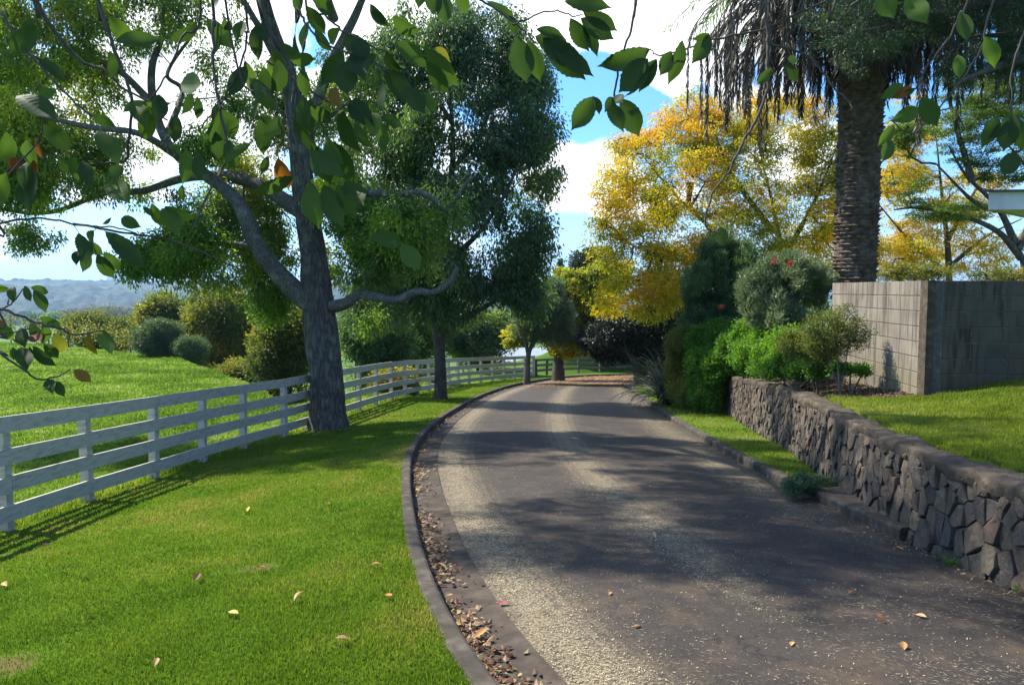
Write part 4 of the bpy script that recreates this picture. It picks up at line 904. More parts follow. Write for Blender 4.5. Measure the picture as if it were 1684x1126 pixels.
# ------------------------------------------------------------------ trees round the far bend
d = 37.
plant('olive_tree', 'small grey-green tree with a forked pale trunk inside the bend of the fence', 'tree', gbase(868, 617, d),
      [stemto(866, d, Hl, (880, 540), [(868, 590, d), (873, 570, d)]), [(871, 575, d), (890, 545, d), (915, 520, d)], [(869, 585, d), (862, 550, d), (858, 520, d)], [(880, 560, d), (900, 530, d), (905, 490, d)]],
      [(885, 500, 45, 35, d), (915, 520, 30, 30, d), (865, 530, 30, 25, d), (900, 550, 40, 18, d), (895, 470, 25, 18, d)],
      320, 80, .4, .15, .045, MAT['leaf_silver'], MAT['bark3'], r0=.2, r1=.05, droop=.1, shell=.2, r_tip=.008, vbase=(.1, .6))
d = 41.
plant('maple_tree', 'lime and yellow leafed tree with a stout dark trunk before the far fence', 'tree', gbase(918, 617, d),
      [stemto(918, d, lambda x, y: P_(y) + .1, (925, 520), [(918, 590, d), (918, 570, d)]), [(918, 575, d), (880, 545, d), (855, 540, d)], [(918, 575, d), (960, 545, d), (990, 530, d)], [(920, 560, d), (950, 500, d), (960, 470, d)]],
      [(940, 480, 40, 34, d), (975, 505, 36, 30, d), (920, 540, 45, 22, d), (965, 545, 40, 20, d), (850, 555, 22, 16, d - 3), (935, 575, 40, 12, d), (925, 460, 22, 18, d + 1), (985, 460, 30, 30, d)],
      480, 85, .5, .19, .10, MAT['leaf_lime'], MAT['bark2'], r0=.42, r1=.08, droop=.3, shell=.3, r_tip=.01, vbase=(.15, .75), vnoise=.9, flat=.6)
d = 34.
plant('shade_tree', 'very dark leaning tree overhanging the far bend behind the flax', 'tree', gbase(1050, 630, d, lambda x, y: P_(y)),
      [stemto(1056, d, lambda x, y: P_(y), (1020, 560), [(1045, 596, d), (1034, 580, d)]), [(1030, 575, d), (980, 560, d), (940, 560, d + 3)], [(1035, 580, d), (1060, 540, d), (1080, 520, d)], [(1030, 575, d), (1010, 530, d)]],
      [(1020, 545, 50, 22, d), (1070, 545, 45, 30, d), (985, 560, 35, 20, d + 2), (1050, 570, 30, 18, d + 1), (1090, 575, 25, 30, d + 2), (1010, 575, 36, 14, d + 3), (1090, 520, 40, 24, d)],
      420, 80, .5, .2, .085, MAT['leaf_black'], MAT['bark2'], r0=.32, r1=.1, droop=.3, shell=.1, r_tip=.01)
def bush(name, label, px, py, d, rx, ry, lm, ncl=260, nl=60, rc=.5, ln=.16, wd=.07, H=Hg, vb=(.1, .6), extra=(), cat='shrub', group=None, down=1.0, vn=.5):
    """round bush / tree standing on the valley side; its crown centre is seen at px,py"""
    q = Q(px, py, d); g = float(H(q.x, q.y)); k = d / F
    t = thing(name, label, cat, (q.x, q.y, g), group); rz = ry * k; mb = MB(); nodes = []
    for i in range(4):
        a = i * 1.7; e = np.array([q.x + math.cos(a) * rx * k * .5, q.y + math.sin(a) * rx * k * .5, q.z + rz * .4]); P = [np.array([q.x, q.y, g - .2]), np.array([q.x, q.y, g + (q.z - g) * .5]) + RNG.normal(0, .1, 3), e]
        P = smooth_line(P, 5); mb.tube(P, np.linspace(.05 + .02 * rz, .03, len(P)), 6); nodes += list(P[4:])
    mb.build('trunk', MAT['bark2'], t)
    cl = [(q.x, q.y, q.z, rx * k, rx * k * .8, rz)]
    for i in range(7):
        a = RNG.uniform(0, 2 * math.pi); cl.append((q.x + math.cos(a) * rx * k * .55, q.y + math.sin(a) * rx * k * .45, q.z + RNG.uniform(-.3, .5) * rz, rx * k * .5, rx * k * .5, rz * .5))
    for ex, ey, ed, er, es in extra: e = Q(ex, ey, ed); cl.append((e.x, e.y, e.z, er * k, er * k, es * k))
    zb = q.z - rz
    if zb > g + .3: cl.append((q.x, q.y, (zb + g) / 2, rx * k * .7, rx * k * .6, (zb - g) / 2 + rz * .5))
    crown(t, nodes, cl, ncl, nl, rc, ln, wd, lm, MAT['twig'], shell=.6, r_tip=.01, droop=.1, vbase=vb, vnoise=vn); return t
T2 = "tree"
bush('broadleaf_tree', 'largest round olive tree on the valley side, left of the big grey trunk', 365, 535, 40, 62, 58, MAT['leaf_olive'], 620, 75, .55, .2, .085, cat='tree', vb=(.1, .7))
bush('broadleaf_tree', 'rounded yellow-tipped tree left of the largest valley side tree', 265, 530, 46, 42, 46, MAT['leaf_olive'], 360, 70, .6, .22, .09, cat='tree', vb=(.1, .6))
bush('broadleaf_tree', 'wide low tree with yellowing top at the left end of the hedge line', 165, 545, 52, 58, 34, MAT['leaf_olive'], 420, 70, .6, .22, .09, cat='tree', vb=(.1, .6))
bush('dense_shrub', 'dark grey-green dome shaped shrub at the crest of the pasture', 258, 556, 37, 36, 30, MAT['leaf_grey'].copy(), 380, 90, .3, .11, .03, vb=(0, .15), vn=.1)
bush('dense_shrub', 'smaller grey shrub touching the right side of the dark dome shrub', 315, 572, 36, 26, 18, MAT['leaf_grey'], 220, 80, .28, .11, .03, vb=(0, .4))
bush('broadleaf_tree', 'yellow-green tree just left of the big grey trunk behind the fence', 472, 560, 27, 50, 62, MAT['leaf_olive'], 480, 75, .45, .15, .06, cat='tree', vb=(.15, .65), extra=((430, 600, 26, 20, 30),))
bush('dense_shrub', 'scrubby low bush on the pasture slope right of the grey shrub', 395, 612, 30, 40, 16, MAT['leaf_olive'], 180, 60, .35, .12, .045, vb=(.2, .7))
bush('broadleaf_tree', 'dark tree behind the white fence between the two nearer trunks', 620, 545, 36, 62, 68, MAT['leaf_dark'], 560, 75, .55, .19, .08, cat='tree', vb=(.3, .9))
bush('broadleaf_tree', 'tall bushy tree behind the fence, just left of the oak trunk', 680, 520, 44, 60, 90, MAT['leaf_fern'], 560, 70, .6, .21, .09, cat='tree', vb=(0, .5))
bush('broadleaf_tree', 'bushy tree behind the fence, right of the oak trunk', 785, 555, 46, 60, 50, MAT['leaf_dark'], 480, 70, .6, .21, .09, cat='tree', vb=(.3, .9))
bush('dense_shrub', 'low yellow-green bush against the back of the fence beside the big trunk', 645, 630, 27, 34, 22, MAT['leaf_olive'], 180, 65, .35, .12, .05, vb=(.3, .9))
bush('dense_shrub', 'low dark bush against the back of the fence near the oak', 700, 620, 34, 34, 22, MAT['leaf_dark'], 180, 65, .4, .14, .06, vb=(.2, .9))
bush('broadleaf_tree', 'dark tree behind the far fence, left of the leaning black tree', 1000, 585, 58, 60, 34, MAT['leaf_dark'], 420, 75, .7, .28, .12, cat='tree', H=lambda x, y: -8., vb=(.3, 1))
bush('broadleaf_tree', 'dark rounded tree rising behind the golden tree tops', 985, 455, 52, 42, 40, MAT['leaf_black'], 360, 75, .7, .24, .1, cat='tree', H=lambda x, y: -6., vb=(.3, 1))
bush('broadleaf_tree', 'shaded tree filling the gap behind the golden tree and the flax', 1110, 540, 36, 60, 60, MAT['leaf_dark'], 420, 75, .6, .2, .09, cat='tree', H=lambda x, y: -3., vb=(.1, .8))
bush('dense_shrub', 'low reddish-green hedge showing above the block wall, right of the palm', 1500, 450, 17, 62, 10, MAT['leaf_olive'], 160, 60, .25, .08, .02, H=Hu, vb=(.2, .9))
bush('dense_shrub', 'small hedge top above the block wall below the silk tree', 1640, 455, 17, 45, 7, MAT['leaf_olive'], 90, 60, .22, .08, .02, H=Hu, vb=(.2, .9))
# small conifer far beyond
d = 90.; q = Q(922, 440, d); t = thing('spruce_tree', 'small distant spire-shaped conifer above the lime tree', 'tree', (q.x, q.y, -9))
mb = MB(); mb.tube([(q.x, q.y, -9), (q.x, q.y, q.z + 1)], (.3, .03), 6); mb.build('trunk', MAT['bark2'], t)
C = []; 
for k in range(26):
    f = k / 26; z = q.z + .8 - f * 12; rr_ = .15 + f * 3.2
    for j in range(int(8 + f * 26)): a = RNG.uniform(0, 6.28); r_ = rr_ * RNG.random() ** .5; C.append((q.x + math.cos(a) * r_, q.y + math.sin(a) * r_, z - r_ * .25 + RNG.normal(0, .1)))
C = np.array(C); C = np.repeat(C, 9, 0) + RNG.normal(0, .18, (len(C) * 9, 3)); leaves('crown', C, RNG.normal(size=C.shape) + (0, 0, .3), .5, .12, MAT['needle'], t)

# ------------------------------------------------------------------ far valley
def M_hill(N, tc):
    n1 = N.noise(tc, .004, 5, .6); n2 = N.noise(tc, .03, 5, .7)
    c = N.ramp(n2, [(.35, (.008, .018, .012)), (.65, (.04, .065, .03))])
    return N.mix(N.mapr(n1, .58, .62, 0, .5), c, (.12, .16, .06)), n2
MAT['hill'] = pbr('wooded_hill', M_hill, .95)
def ridge(name, r0, r1, a0, a1, hf, na, nr, zb, m=None):
    A = np.linspace(R(a0), R(a1), na); rr_ = np.linspace(r0, r1, nr); a, r = np.meshgrid(A, rr_); x = r * np.sin(a); y = r * np.cos(a); f = (r - r0) / (r1 - r0)
    z = hf(a, f, x, y); z[0] = zb - 20
    V = np.stack([x, y, z], -1).reshape(-1, 3); i, j = np.meshgrid(np.arange(nr - 1), np.arange(na - 1), indexing='ij'); b = i * na + j
    mk(name, V, np.stack([b, b + 1, b + na + 1, b + na], -1).reshape(-1, 4), None, m or MAT['hill'], None, False)['kind'] = 'structure'
def h1(a, f, x, y):
    canopy = 15 * np.abs(fbm(x, y, 34, 11, 3)) * sstep(fbm(x, y, 190, 12, 2), -.3, .1)
    return -36 + 56 * np.sin(np.clip(f * 1.25, 0, 1) * math.pi / 2) ** 1.3 + 7 * fbm(x, y, 420, 4, 2) * f + canopy - 60 * sstep(f, .9, 1)
ridge('hills', 1300, 2500, -52, 8, h1, 620, 60, -36)
ridge('hills', 5600, 6800, -31.2, -22, lambda a, f, x, y: -40 + 185 * np.exp(-((np.degrees(a) + 27.2) / 1.45) ** 4) * np.sin(f * math.pi) ** .5 + 6 * fbm(x, y, 300, 6), 160, 24, -40)
def groveleaf(name, label, cat, px0, px1, py0, py1, d, n, ln, m, seed=1, kind=None):
    """a clump of far trees between two photo columns"""
    a, b = Q(px0, py1, d), Q(px1, py0, d); w_ = b.x - a.x; z0, z1 = a.z, b.z; C = []
    for k in range(n):
        x = RNG.uniform(0, 1); top = z0 + (z1 - z0) * (.72 + .3 * float(fbm(x * w_, d, w_ / 14, seed, 2))) * min(1, 4.5 * min(x, 1 - x) + .35)
        C.append((a.x + x * w_, d + RNG.uniform(0, 30), RNG.uniform(z0 - 4, top)))
    return props(leaves(name, np.array(C), RNG.normal(size=(n, 3)) + (0, 0, .8), ln, ln * .45, m), label, cat, None, kind)
MAT['poplar'] = leafmat('bare_brown_poplar_twigs', [(0, (.12, .10, .06)), (1, (.26, .22, .13))], .3, (1, 1, .8))
groveleaf('poplar_grove', None, None, 78, 222, 498, 528, 620, 9000, 2.6, MAT['poplar'], kind='stuff')
for i, (a, b, c, e, d, lab) in enumerate([(218, 252, 495, 515, 420, 'small dark far tree at the right end of the pale brown grove'), (262, 312, 488, 525, 300, 'grey-green far tree right of the pale brown grove'), (300, 330, 492, 528, 240, 'dark far tree tucked behind the yellow-tipped tree'),
     (32, 74, 512, 528, 420, 'low dark far clump on the valley floor at left'), (186, 226, 522, 545, 170, 'small dark tree on the pale green knoll')]):
    groveleaf('valley_tree', lab, 'tree', a, b, c, e, d, 2200, d * .006, MAT['leaf_grey'] if i in (1,) else MAT['leaf_dark'], i + 3)
# row of young trees and stakes along the crest of the pasture
sp_labels = ['first', 'second', 'third', 'fourth', 'fifth', 'sixth', 'seventh']
for i, px in enumerate((18, 60, 98, 128, 152, 182, 205)):
    d = 48.5 - i * .9; q = Q(px, 560, d); g = float(Hg(q.x, q.y)); t = thing('sapling', f'{sp_labels[i]} sapling from the left in the row along the pasture crest', 'tree', (q.x, q.y, g), 'saplings along the pasture crest')
    mb = MB(); hh = RNG.uniform(1.3, 2.0); mb.tube([(q.x, q.y, g), (q.x + .05, q.y, g + hh * .6), (q.x, q.y, g + hh)], (.035, .025, .01), 5); mb.build('trunk', MAT['twig'], t)
    C = np.array((q.x, q.y, g + hh * .72)) + RNG.normal(0, 1, (420, 3)) * (.36, .36, .38); leaves('crown', C, RNG.normal(size=C.shape), .14, .07, MAT['leaf_olive'], t)
for i, px in enumerate((42, 80, 112, 167, 192, 214)):
    d = 46.5 - i * .8; q = Q(px, 560, d); g = float(Hg(q.x, q.y)); mb = MB(); mb.tube([(q.x, q.y, g - .1), (q.x + .02, q.y, g + 1.15)], (.045, .04), 6)
    mb.tube([(q.x, q.y, g + 1.15), (q.x, q.y, g + 1.2)], (.04, .01), 6)
    props(mb.build('fence_stake', MAT['brownwood']), ['first', 'second', 'third', 'fourth', 'fifth', 'sixth'][i] + ' thin wooden stake from the left along the pasture crest', 'stake', 'stakes along the pasture crest')

# ------------------------------------------------------------------ buildings
MAT['white'] = simple_noise('white_gloss_fascia', [(.3, (.55, .56, .56)), (.7, (.74, .75, .75))], 2, .5, None)
MAT['roof'] = simple_noise('grey_roof_sheet', [(.3, (.06, .065, .07)), (.7, (.12, .125, .13))], 3, .6)
MAT['paleroof'] = simple_noise('pale_blue_grey_roof', [(.3, (.20, .24, .29)), (.7, (.30, .34, .38))], 3, .7)
MAT['bluewall'] = simple_noise('pale_blue_grey_wall', [(.3, (.42, .47, .52)), (.7, (.55, .6, .64))], 2, .7)
MAT['glass'] = simple_noise('dark_window_glass', [(.4, (.02, .025, .03)), (.6, (.04, .05, .06))], 1, .08, None, 2, .8)
def house():
    a = Q(1626, 345, 13.0); b = Q(1626, 316, 13.0); t = thing('house', 'white roof fascia of a house reaching into the frame above the block wall', 'house', (a.x + 4, 14, .5))
    e1 = np.array([.995, -.1, 0]); e2 = norm(np.array([1.1, 1., 0])); up = np.array([0, 0, 1.]); O = np.array([a.x, 13., 0]); h = (b.z - a.z) / 2; zc = (a.z + b.z) / 2
    mb = MB(); mb.box(O + e1 * 3 + up * zc, e1 * 3, e2 * .02, up * h); mb.box(O + e2 * 3.03 + up * zc, e1 * .02, e2 * 3.0, up * h); mb.build('fascia', MAT['white'], t)
    r = MB(); r.box(O + e1 * 2.99 + e2 * 2.9 + up * (b.z + .012), e1 * 3.03, e2 * 3.1, up * .01); r.build('roof', MAT['roof'], t)
    s = MB(); s.box(O + e1 * 3.03 + e2 * 3.05 + up * (a.z + .03), e1 * 2.98, e2 * 2.97, up * .012); s.build('soffit', MAT['white'], t)
    w_ = MB(); w_.box(O + e1 * 3.9 + e2 * 3.4 + up * (.2 + (a.z - .2) / 2), e1 * 1.8, e2 * 2.2, up * (a.z - .2) / 2); w_.build('wall', MAT['bluewall'], t)
house()
def far_shed():
    p = Q(852, 590, 66); g = float(Hg(p.x, p.y)); t = thing('shed', 'distant pale building with a light roof glimpsed behind the bend of the fence', 'building', (p.x, p.y, g))
    e = Q(852, 588, 66).z; r_ = Q(852, 574, 66).z; mb = MB(); W = 3.2; D = 2.5
    mb.box((p.x, p.y, (g + e) / 2), (W, 0, 0), (0, D, 0), (0, 0, (e - g) / 2)); mb.add([(p.x - W, p.y - D, e), (p.x - W, p.y + D, e), (p.x - W, p.y, r_), (p.x + W, p.y - D, e), (p.x + W, p.y + D, e), (p.x + W, p.y, r_)], [], [(0, 1, 2), (3, 5, 4)]); mb.build('wall', MAT['bluewall'], t)
    rf = MB()
    for s_ in (-1, 1):
        A = np.array([(p.x - W - .3, p.y, r_ + .05), (p.x + W + .3, p.y, r_ + .05), (p.x + W + .3, p.y + s_ * (D + .4), e - .15), (p.x - W - .3, p.y + s_ * (D + .4), e - .15)]); rf.add(np.vstack([A, A + (0, 0, .08)]), [(0, 1, 2, 3), (7, 6, 5, 4), (0, 4, 5, 1), (2, 6, 7, 3), (1, 5, 6, 2), (3, 7, 4, 0)])
    rf.build('roof', MAT['paleroof'], t)
    for dx in (-1.6, .2, 1.9):
        g_ = MB(); g_.box((p.x + dx, p.y - D - .01, e - .75), (.45, 0, 0), (0, .02, 0), (0, 0, .4)); g_.build('window', MAT['glass'], t)
far_shed()

# ------------------------------------------------------------------ grass blades
def in_lawn(x, y): return (x < lx(LKo, y) + .02 + .02 * fbm(x, y, .15, 8)) & (x > lx(FEN, y) - .12) & (y < 45)
def blades(name, n, region, H, d0, d1, a0, a1, h, w0, wk, m, clump=0., label=None, vseed=1, lean=.5, dens=None):
    d = np.exp(RNG.uniform(math.log(d0), math.log(d1), n)); a = RNG.uniform(R(a0), R(a1), n); x = d * np.tan(a); y = d
    k = region(x, y)
    if dens is not None: k &= RNG.random(n) < dens(x, y)
    x, y, d = x[k], y[k], d[k]; n = len(x)
    z = H(x, y) - .004
    cl = fbm(x, y, .22, vseed, 2) if clump else 0
    hh = h * RNG.uniform(.5, 1.2, n) * (1 + clump * cl) * (1 + .012 * d); wd = (w0 + wk * d) * RNG.uniform(.7, 1.2, n)
    th = RNG.uniform(0, 2 * math.pi, n); s = np.stack([np.cos(th), np.sin(th), 0 * th], 1) * wd[:, None] * .5
    b = np.stack([x, y, z], 1); ph = RNG.uniform(0, 2 * math.pi, n); ln = RNG.uniform(.1, 1, n) * lean
    tip = b + np.stack([np.cos(ph) * ln * hh, np.sin(ph) * ln * hh, hh], 1)
    mid = (b + tip) / 2 + np.stack([0 * x, 0 * x, hh * .1], 1)
    V = np.stack([b - s, b + s, mid + s * .8, mid - s * .8, tip], 1).reshape(-1, 3); o = np.arange(n)[:, None] * 5
    v = .45 + .62 * fbm(x, y, 1.5, vseed + 3, 3) + .25 * fbm(x, y, .35, vseed + 5, 2) + RNG.normal(0, .17, n)
    ob = mk(name, V, o + np.array([0, 1, 2, 3]), o + np.array([3, 2, 4]), m, None, False, np.clip(np.concatenate([v, v]), 0, 1))
    ob['kind'] = 'stuff'; return ob
def lawn_dens(x, y):
    r = np.ones_like(x)
    for p, ax, ay in PATCH:
        q = ((x - p.x) / ax) ** 2 + ((y - p.y) / ay / 1.6) ** 2 + .6 * fbm(x, y, .12, 7, 2); r = np.minimum(r, np.clip(q * .8, .3, 1))
    return r
blades('lawn_grass', 700000, in_lawn, Hl, 2.3, 40, -37, 8, .027, .0028, .00075, MAT['grass'], .35, vseed=2, dens=lawn_dens)
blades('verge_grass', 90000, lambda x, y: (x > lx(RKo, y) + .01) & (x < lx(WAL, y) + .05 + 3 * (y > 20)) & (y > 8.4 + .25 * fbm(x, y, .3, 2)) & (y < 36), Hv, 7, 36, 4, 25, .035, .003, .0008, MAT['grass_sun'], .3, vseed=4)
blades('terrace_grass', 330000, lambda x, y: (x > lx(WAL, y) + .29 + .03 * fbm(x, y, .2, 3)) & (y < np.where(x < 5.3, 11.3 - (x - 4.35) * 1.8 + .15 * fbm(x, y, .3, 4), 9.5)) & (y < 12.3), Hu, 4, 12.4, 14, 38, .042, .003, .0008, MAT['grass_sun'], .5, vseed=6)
blades('pasture_grass', 560000, lambda x, y: (x < lx(FEN, y) - .1) & (sd_edge(x, y) < .5), Hg, 7, 56, -38, -6, .055, .003, .0013, MAT['grass_pad'], .8, vseed=9, lean=.9)
# long unmown fringe under the fence
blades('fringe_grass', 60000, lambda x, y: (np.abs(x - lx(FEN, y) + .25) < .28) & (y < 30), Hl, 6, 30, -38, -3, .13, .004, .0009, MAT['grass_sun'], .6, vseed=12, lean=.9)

# ------------------------------------------------------------------ fallen blossom, needles and leaf litter on the drive
MAT['fleck'] = simple_noise('cream_fallen_blossom', [(.3, (.27, .225, .125)), (.7, (.47, .41, .26))], 40, .8)
MAT['litter'] = leafmat('brown_fallen_leaves', [(0, (.05, .025, .015)), (.35, (.13, .06, .03)), (.6, (.20, .11, .06)), (.85, (.30, .21, .12)), (1, (.32, .26, .09))], .15, (1, 1, 1), .6, .25)
Lr = offset2(LK, -.36)
def edges_at(y): return lx(Lr, y), lx(RK, y)
def road_z(x, y):
    a, b = edges_at(y); t = np.clip((x - a) / (b - a), 0, 1); return P_(y) + .035 * np.sin(np.pi * t)
def flecks(name, n, d0, d1, ln, wd, m, dens, zf=road_z, xr=(-6, 12), lift=.004, tilt=.25, curl=0., vv=None, yawc=None):
    y = np.exp(RNG.uniform(math.log(d0), math.log(d1), n)); x = RNG.uniform(-.72, .72, n) * y * 1.02; k = dens(x, y) > RNG.random(n); x, y = x[k], y[k]; n = len(x)
    L = ln * RNG.uniform(.5, 1.3, n) * (1 + .03 * y); W = wd * RNG.uniform(.6, 1.3, n) * (1 + .09 * y)
    th = RNG.uniform(0, 2 * math.pi, n) if yawc is None else RNG.normal(yawc, .6, n)
    a = np.stack([np.cos(th), np.sin(th), RNG.normal(0, tilt, n)], 1) * L[:, None] / 2; b = np.stack([-np.sin(th), np.cos(th), RNG.normal(0, tilt, n)], 1) * W[:, None] / 2
    c = np.stack([x, y, zf(x, y) + lift + (np.abs(a[:, 2]) + np.abs(b[:, 2]))], 1); u = np.array([0, 0, 1.]) * (curl * L * RNG.uniform(.2, 1, n))[:, None]
    V = np.stack([c - a + u, c - b, c + a + u, c + b], 1).reshape(-1, 3)
    o = mk(name, V, np.arange(n * 4).reshape(n, 4), None, m, None, False, np.clip(vv(x, y) if vv else RNG.random(n), 0, 1)); o['kind'] = 'stuff'; return o
def dens_band(x, y):
    a, b = edges_at(y); s = x - a; t = (x - a) / (b - a); q = band(s, t, y) ** 1.4; q = q * (.45 + .9 * np.clip(fbm(x, y, .5, 5, 3) + .5, 0, 1)); return np.where((s > .01) & (t < .99), q + .02, 0)
flecks('fallen_blossom', 330000, 2.6, 46, .012, .0040, MAT['fleck'], dens_band)
def dens_need(x, y):
    a, b = edges_at(y); t = (x - a) / (b - a); r = lx(WAL, y) - .02; return np.where((t > .05) & (x < np.minimum(b, r)), (.25 + .75 * sstep(t, .1, .6)) * np.clip(.25 + fbm(x, y, .45, 15, 3) * 1.3, .04, 1), 0)
flecks('fallen_needles', 36000, 2.6, 16, .028, .0015, MAT['fleck'], dens_need, yawc=-.55, tilt=.08)
gut_z = lambda x, y: P_(y) + .002
def dens_gut(x, y):
    s = x - lx(LK, y); return np.where((s > .01) & (s < .36), np.exp(-(s / .17) ** 2) * np.clip(.8 + 1.5 * fbm(x * .3, y, .7, 21, 2), .08, 1) * np.where(y > 12, .6, 1), 0)
flecks('gutter_litter', 170000, 2.6, 34, .042, .022, MAT['litter'], dens_gut, gut_z, tilt=.28, curl=.25, lift=.003)
def dens_rk(x, y):
    s = np.minimum(lx(RK, y), lx(WAL, y) - .02) - x; return np.where((s > .01) & (s < .55), np.exp(-(s / .2) ** 2) * np.clip(.6 + 1.4 * fbm(x * .4, y, .8, 31, 2), .08, 1), 0)
flecks('kerb_litter', 45000, 4, 36, .026, .010, MAT['litter'], dens_rk, tilt=.35, curl=.2, vv=lambda x, y: RNG.normal(.7, .2, len(x)))
MAT['orange_litter'] = leafmat('rusty_leaf_carpet', [(0, (.12, .055, .02)), (.6, (.28, .14, .045)), (1, (.42, .25, .09))], .1, (1, 1, 1))
def dens_far(x, y):
    a, b = edges_at(np.minimum(y, 48)); return np.where((y > 33) & (y < 49.4) & (x > a) & ((x < b) | (y > 38.8)), .15 + .8 * sstep(x + .35 * (y - 36), 3.5, 7.5), 0)
flecks('bend_litter', 220000, 30, 50, .026, .012, MAT['orange_litter'], dens_far, lambda x, y: P_(y) + .03, lift=.006)

MAT['fallen'] = leafmat('fallen_leaf', [(0, (.09, .045, .025)), (.3, (.22, .08, .03)), (.5, (.42, .16, .03)), (.7, (.45, .30, .14)), (1, (.55, .40, .05))], .25, (1, 1, 1), .6)
def leaf_mesh(L, W, fold=.25, droop=.15, n=8, wave=0., vein=0.):
    """a real leaf blade: folded midrib, drawn-out pointed tip, along +X, facing +Z; vein > 0 pleats it along the side veins"""
    f = np.linspace(0, 1, n); w_ = np.interp(f, [0, .04, .14, .3, .48, .65, .8, .9, 1], [.03, .3, .72, .97, 1, .82, .45, .17, .01])
    w_ = w_ * W / 2; z = -droop * L * f ** 2 + wave * L * np.sin(f * 7); mid = np.stack([f * L, 0 * f, z], 1); cols = []
    for s_ in (-1, -.5, 0, .5, 1):
        pl = vein * L * (abs(s_) > 0) * np.where(np.arange(n) % 2 == 0, 1, -1) * (w_ > .1 * W)
        rag = (1 + .05 * np.sin(f * 61 + s_)) if abs(s_) == 1 else 1
        cols.append(mid + np.stack([.10 * L * abs(s_) * w_ / (W / 2), w_ * s_ * rag, abs(s_) * w_ * fold * (1.15 if abs(s_) == .5 else 1) + pl], 1))
    V = np.concatenate(cols); F_ = [(c * n + i, c * n + i + 1, (c + 1) * n + i + 1, (c + 1) * n + i) for c in range(4) for i in range(n - 1)]
    return V, F_
from mathutils import Matrix
def fallen(px, py, L, v, label, H, lift=.02, name='fallen_leaf', grp=None, W=.5):
    p = ray_ground(px, py, H, 2.); mb = MB(); V, F_ = leaf_mesh(L, L * W, RNG.uniform(.3, .8), RNG.uniform(-.3, .35)); e = Matrix.Rotation(RNG.uniform(0, 6.28), 3, 'Z') @ Matrix.Rotation(RNG.normal(0, .25), 3, 'X') @ Matrix.Rotation(RNG.normal(0, .2), 3, 'Y')
    V = V - V.mean(0); V = V @ np.array(e).T; V[:, 2] -= V[:, 2].min(); mb.add(V, F_, a=v); o = mb.build(name, MAT['fallen'], None, True)
    me = o.data; o.location = (p.x, p.y, p.z + lift); props(o, label, 'leaf', grp or 'single fallen leaves'); return o
HL = lambda x, y: Hl(x, y) + .015; HR = lambda x, y: road_z(np.array(x), np.array(y))
for a in ((408, 842, .08, 1, 'small yellow fallen leaf on the lawn nearest below the fence'), (540, 832, .07, .7, 'tan fallen leaf on the lawn in line with the big trunk'), (75, 903, .09, .05, 'dark brown curled leaf on the lawn at far left'),
          (8, 967, .085, .85, 'golden leaf on the lawn at the left edge of the photo'), (325, 957, .10, .08, 'dark brown crumpled leaf in the middle of the lawn'), (490, 992, .085, .7, 'tan twisted leaf on the lawn right of the yellow oval leaf'),
          (383, 1016, .08, .93, 'yellow oval leaf lying flat on the near lawn'), (565, 1064, .08, .68, 'tan leaf on the near lawn closest to the kerb bottom'), (257, 1103, .06, .6, 'orange leaf at the bottom edge of the lawn'),
          (617, 935, .07, .6, 'orange-yellow leaf on the lawn close to the kerb, the upper one'), (640, 984, .065, .5, 'orange-brown leaf on the lawn close to the kerb, the lower one'), (312, 800, .07, .72, 'pale leaf lying in the shade strip under the fence'),
          (430, 940, .09, .25, 'reddish brown leaf on the bare patch of the lawn'), (705, 860, .0, .7, '')):
    if a[2]: fallen(*a, HL)
for a in ((1003, 978, .05, .6, 'bright orange leaf on the asphalt nearest the red paint mark'), (1047, 1032, .055, .62, 'orange leaf standing on edge low in the middle of the drive'), (1076, 885, .07, .75, 'yellow-brown leaf on the pale blossom band in mid drive'),
          (1168, 855, .06, .3, 'brown leaf on the drive above the yellow-brown one'), (1400, 978, .05, .35, 'small red-brown leaf on the right half of the drive'), (1450, 1026, .06, .4, 'reddish leaf on the drive beside the tan pair at lower right'),
          (1515, 1018, .07, .7, 'tan crumpled leaf at the lower right of the drive'), (1486, 1068, .07, .6, 'orange-brown leaf nearest the bottom right corner of the drive'), (1302, 1066, .055, .72, 'small tan leaf at the bottom of the drive, right of centre'),
          (822, 944, .05, .8, 'pale yellow leaf on the blossom strip above the red paint mark'), (808, 828, .08, .15, 'dark curled leaf on the drive beyond the gutter'), (1480, 905, .08, .6, 'orange leaf caught where the kerb meets the stone wall')):
    fallen(*a, HR, .006)
GZ = lambda x, y: P_(np.array(y)) + .01
for a in ((745, 1035, .11, .85, 'long yellowish leaf leaning against the near kerb'), (727, 938, .08, .78, 'pale yellow leaf on top of the gutter litter'), (738, 985, .085, .7, 'pale curled leaf in the gutter just above the yellowish one'), (790, 1052, .09, .6, 'bent tan leaf lying across the near gutter')):
    fallen(*a, GZ, .02)
MAT['bedlitter'] = leafmat('garden_mulch_flakes', [(0, (.04, .025, .015)), (.6, (.12, .08, .05)), (1, (.26, .19, .12))], .1, (1, 1, 1))
def dens_bed(x, y): return np.where((x > lx(WAL, y) + .3) & (x < 5.3 + .087 * (y - 9.6) + .02) & (y > 11.25 - (x - 4.35) * 1.8 + .15 * fbm(x, y, .3, 4)) & (y > 9.6) & (y < 15), 1., 0.)
flecks('bed_mulch', 900000, 9.5, 15, .03, .012, MAT['bedlitter'], dens_bed, Hu, tilt=.3, lift=.008)
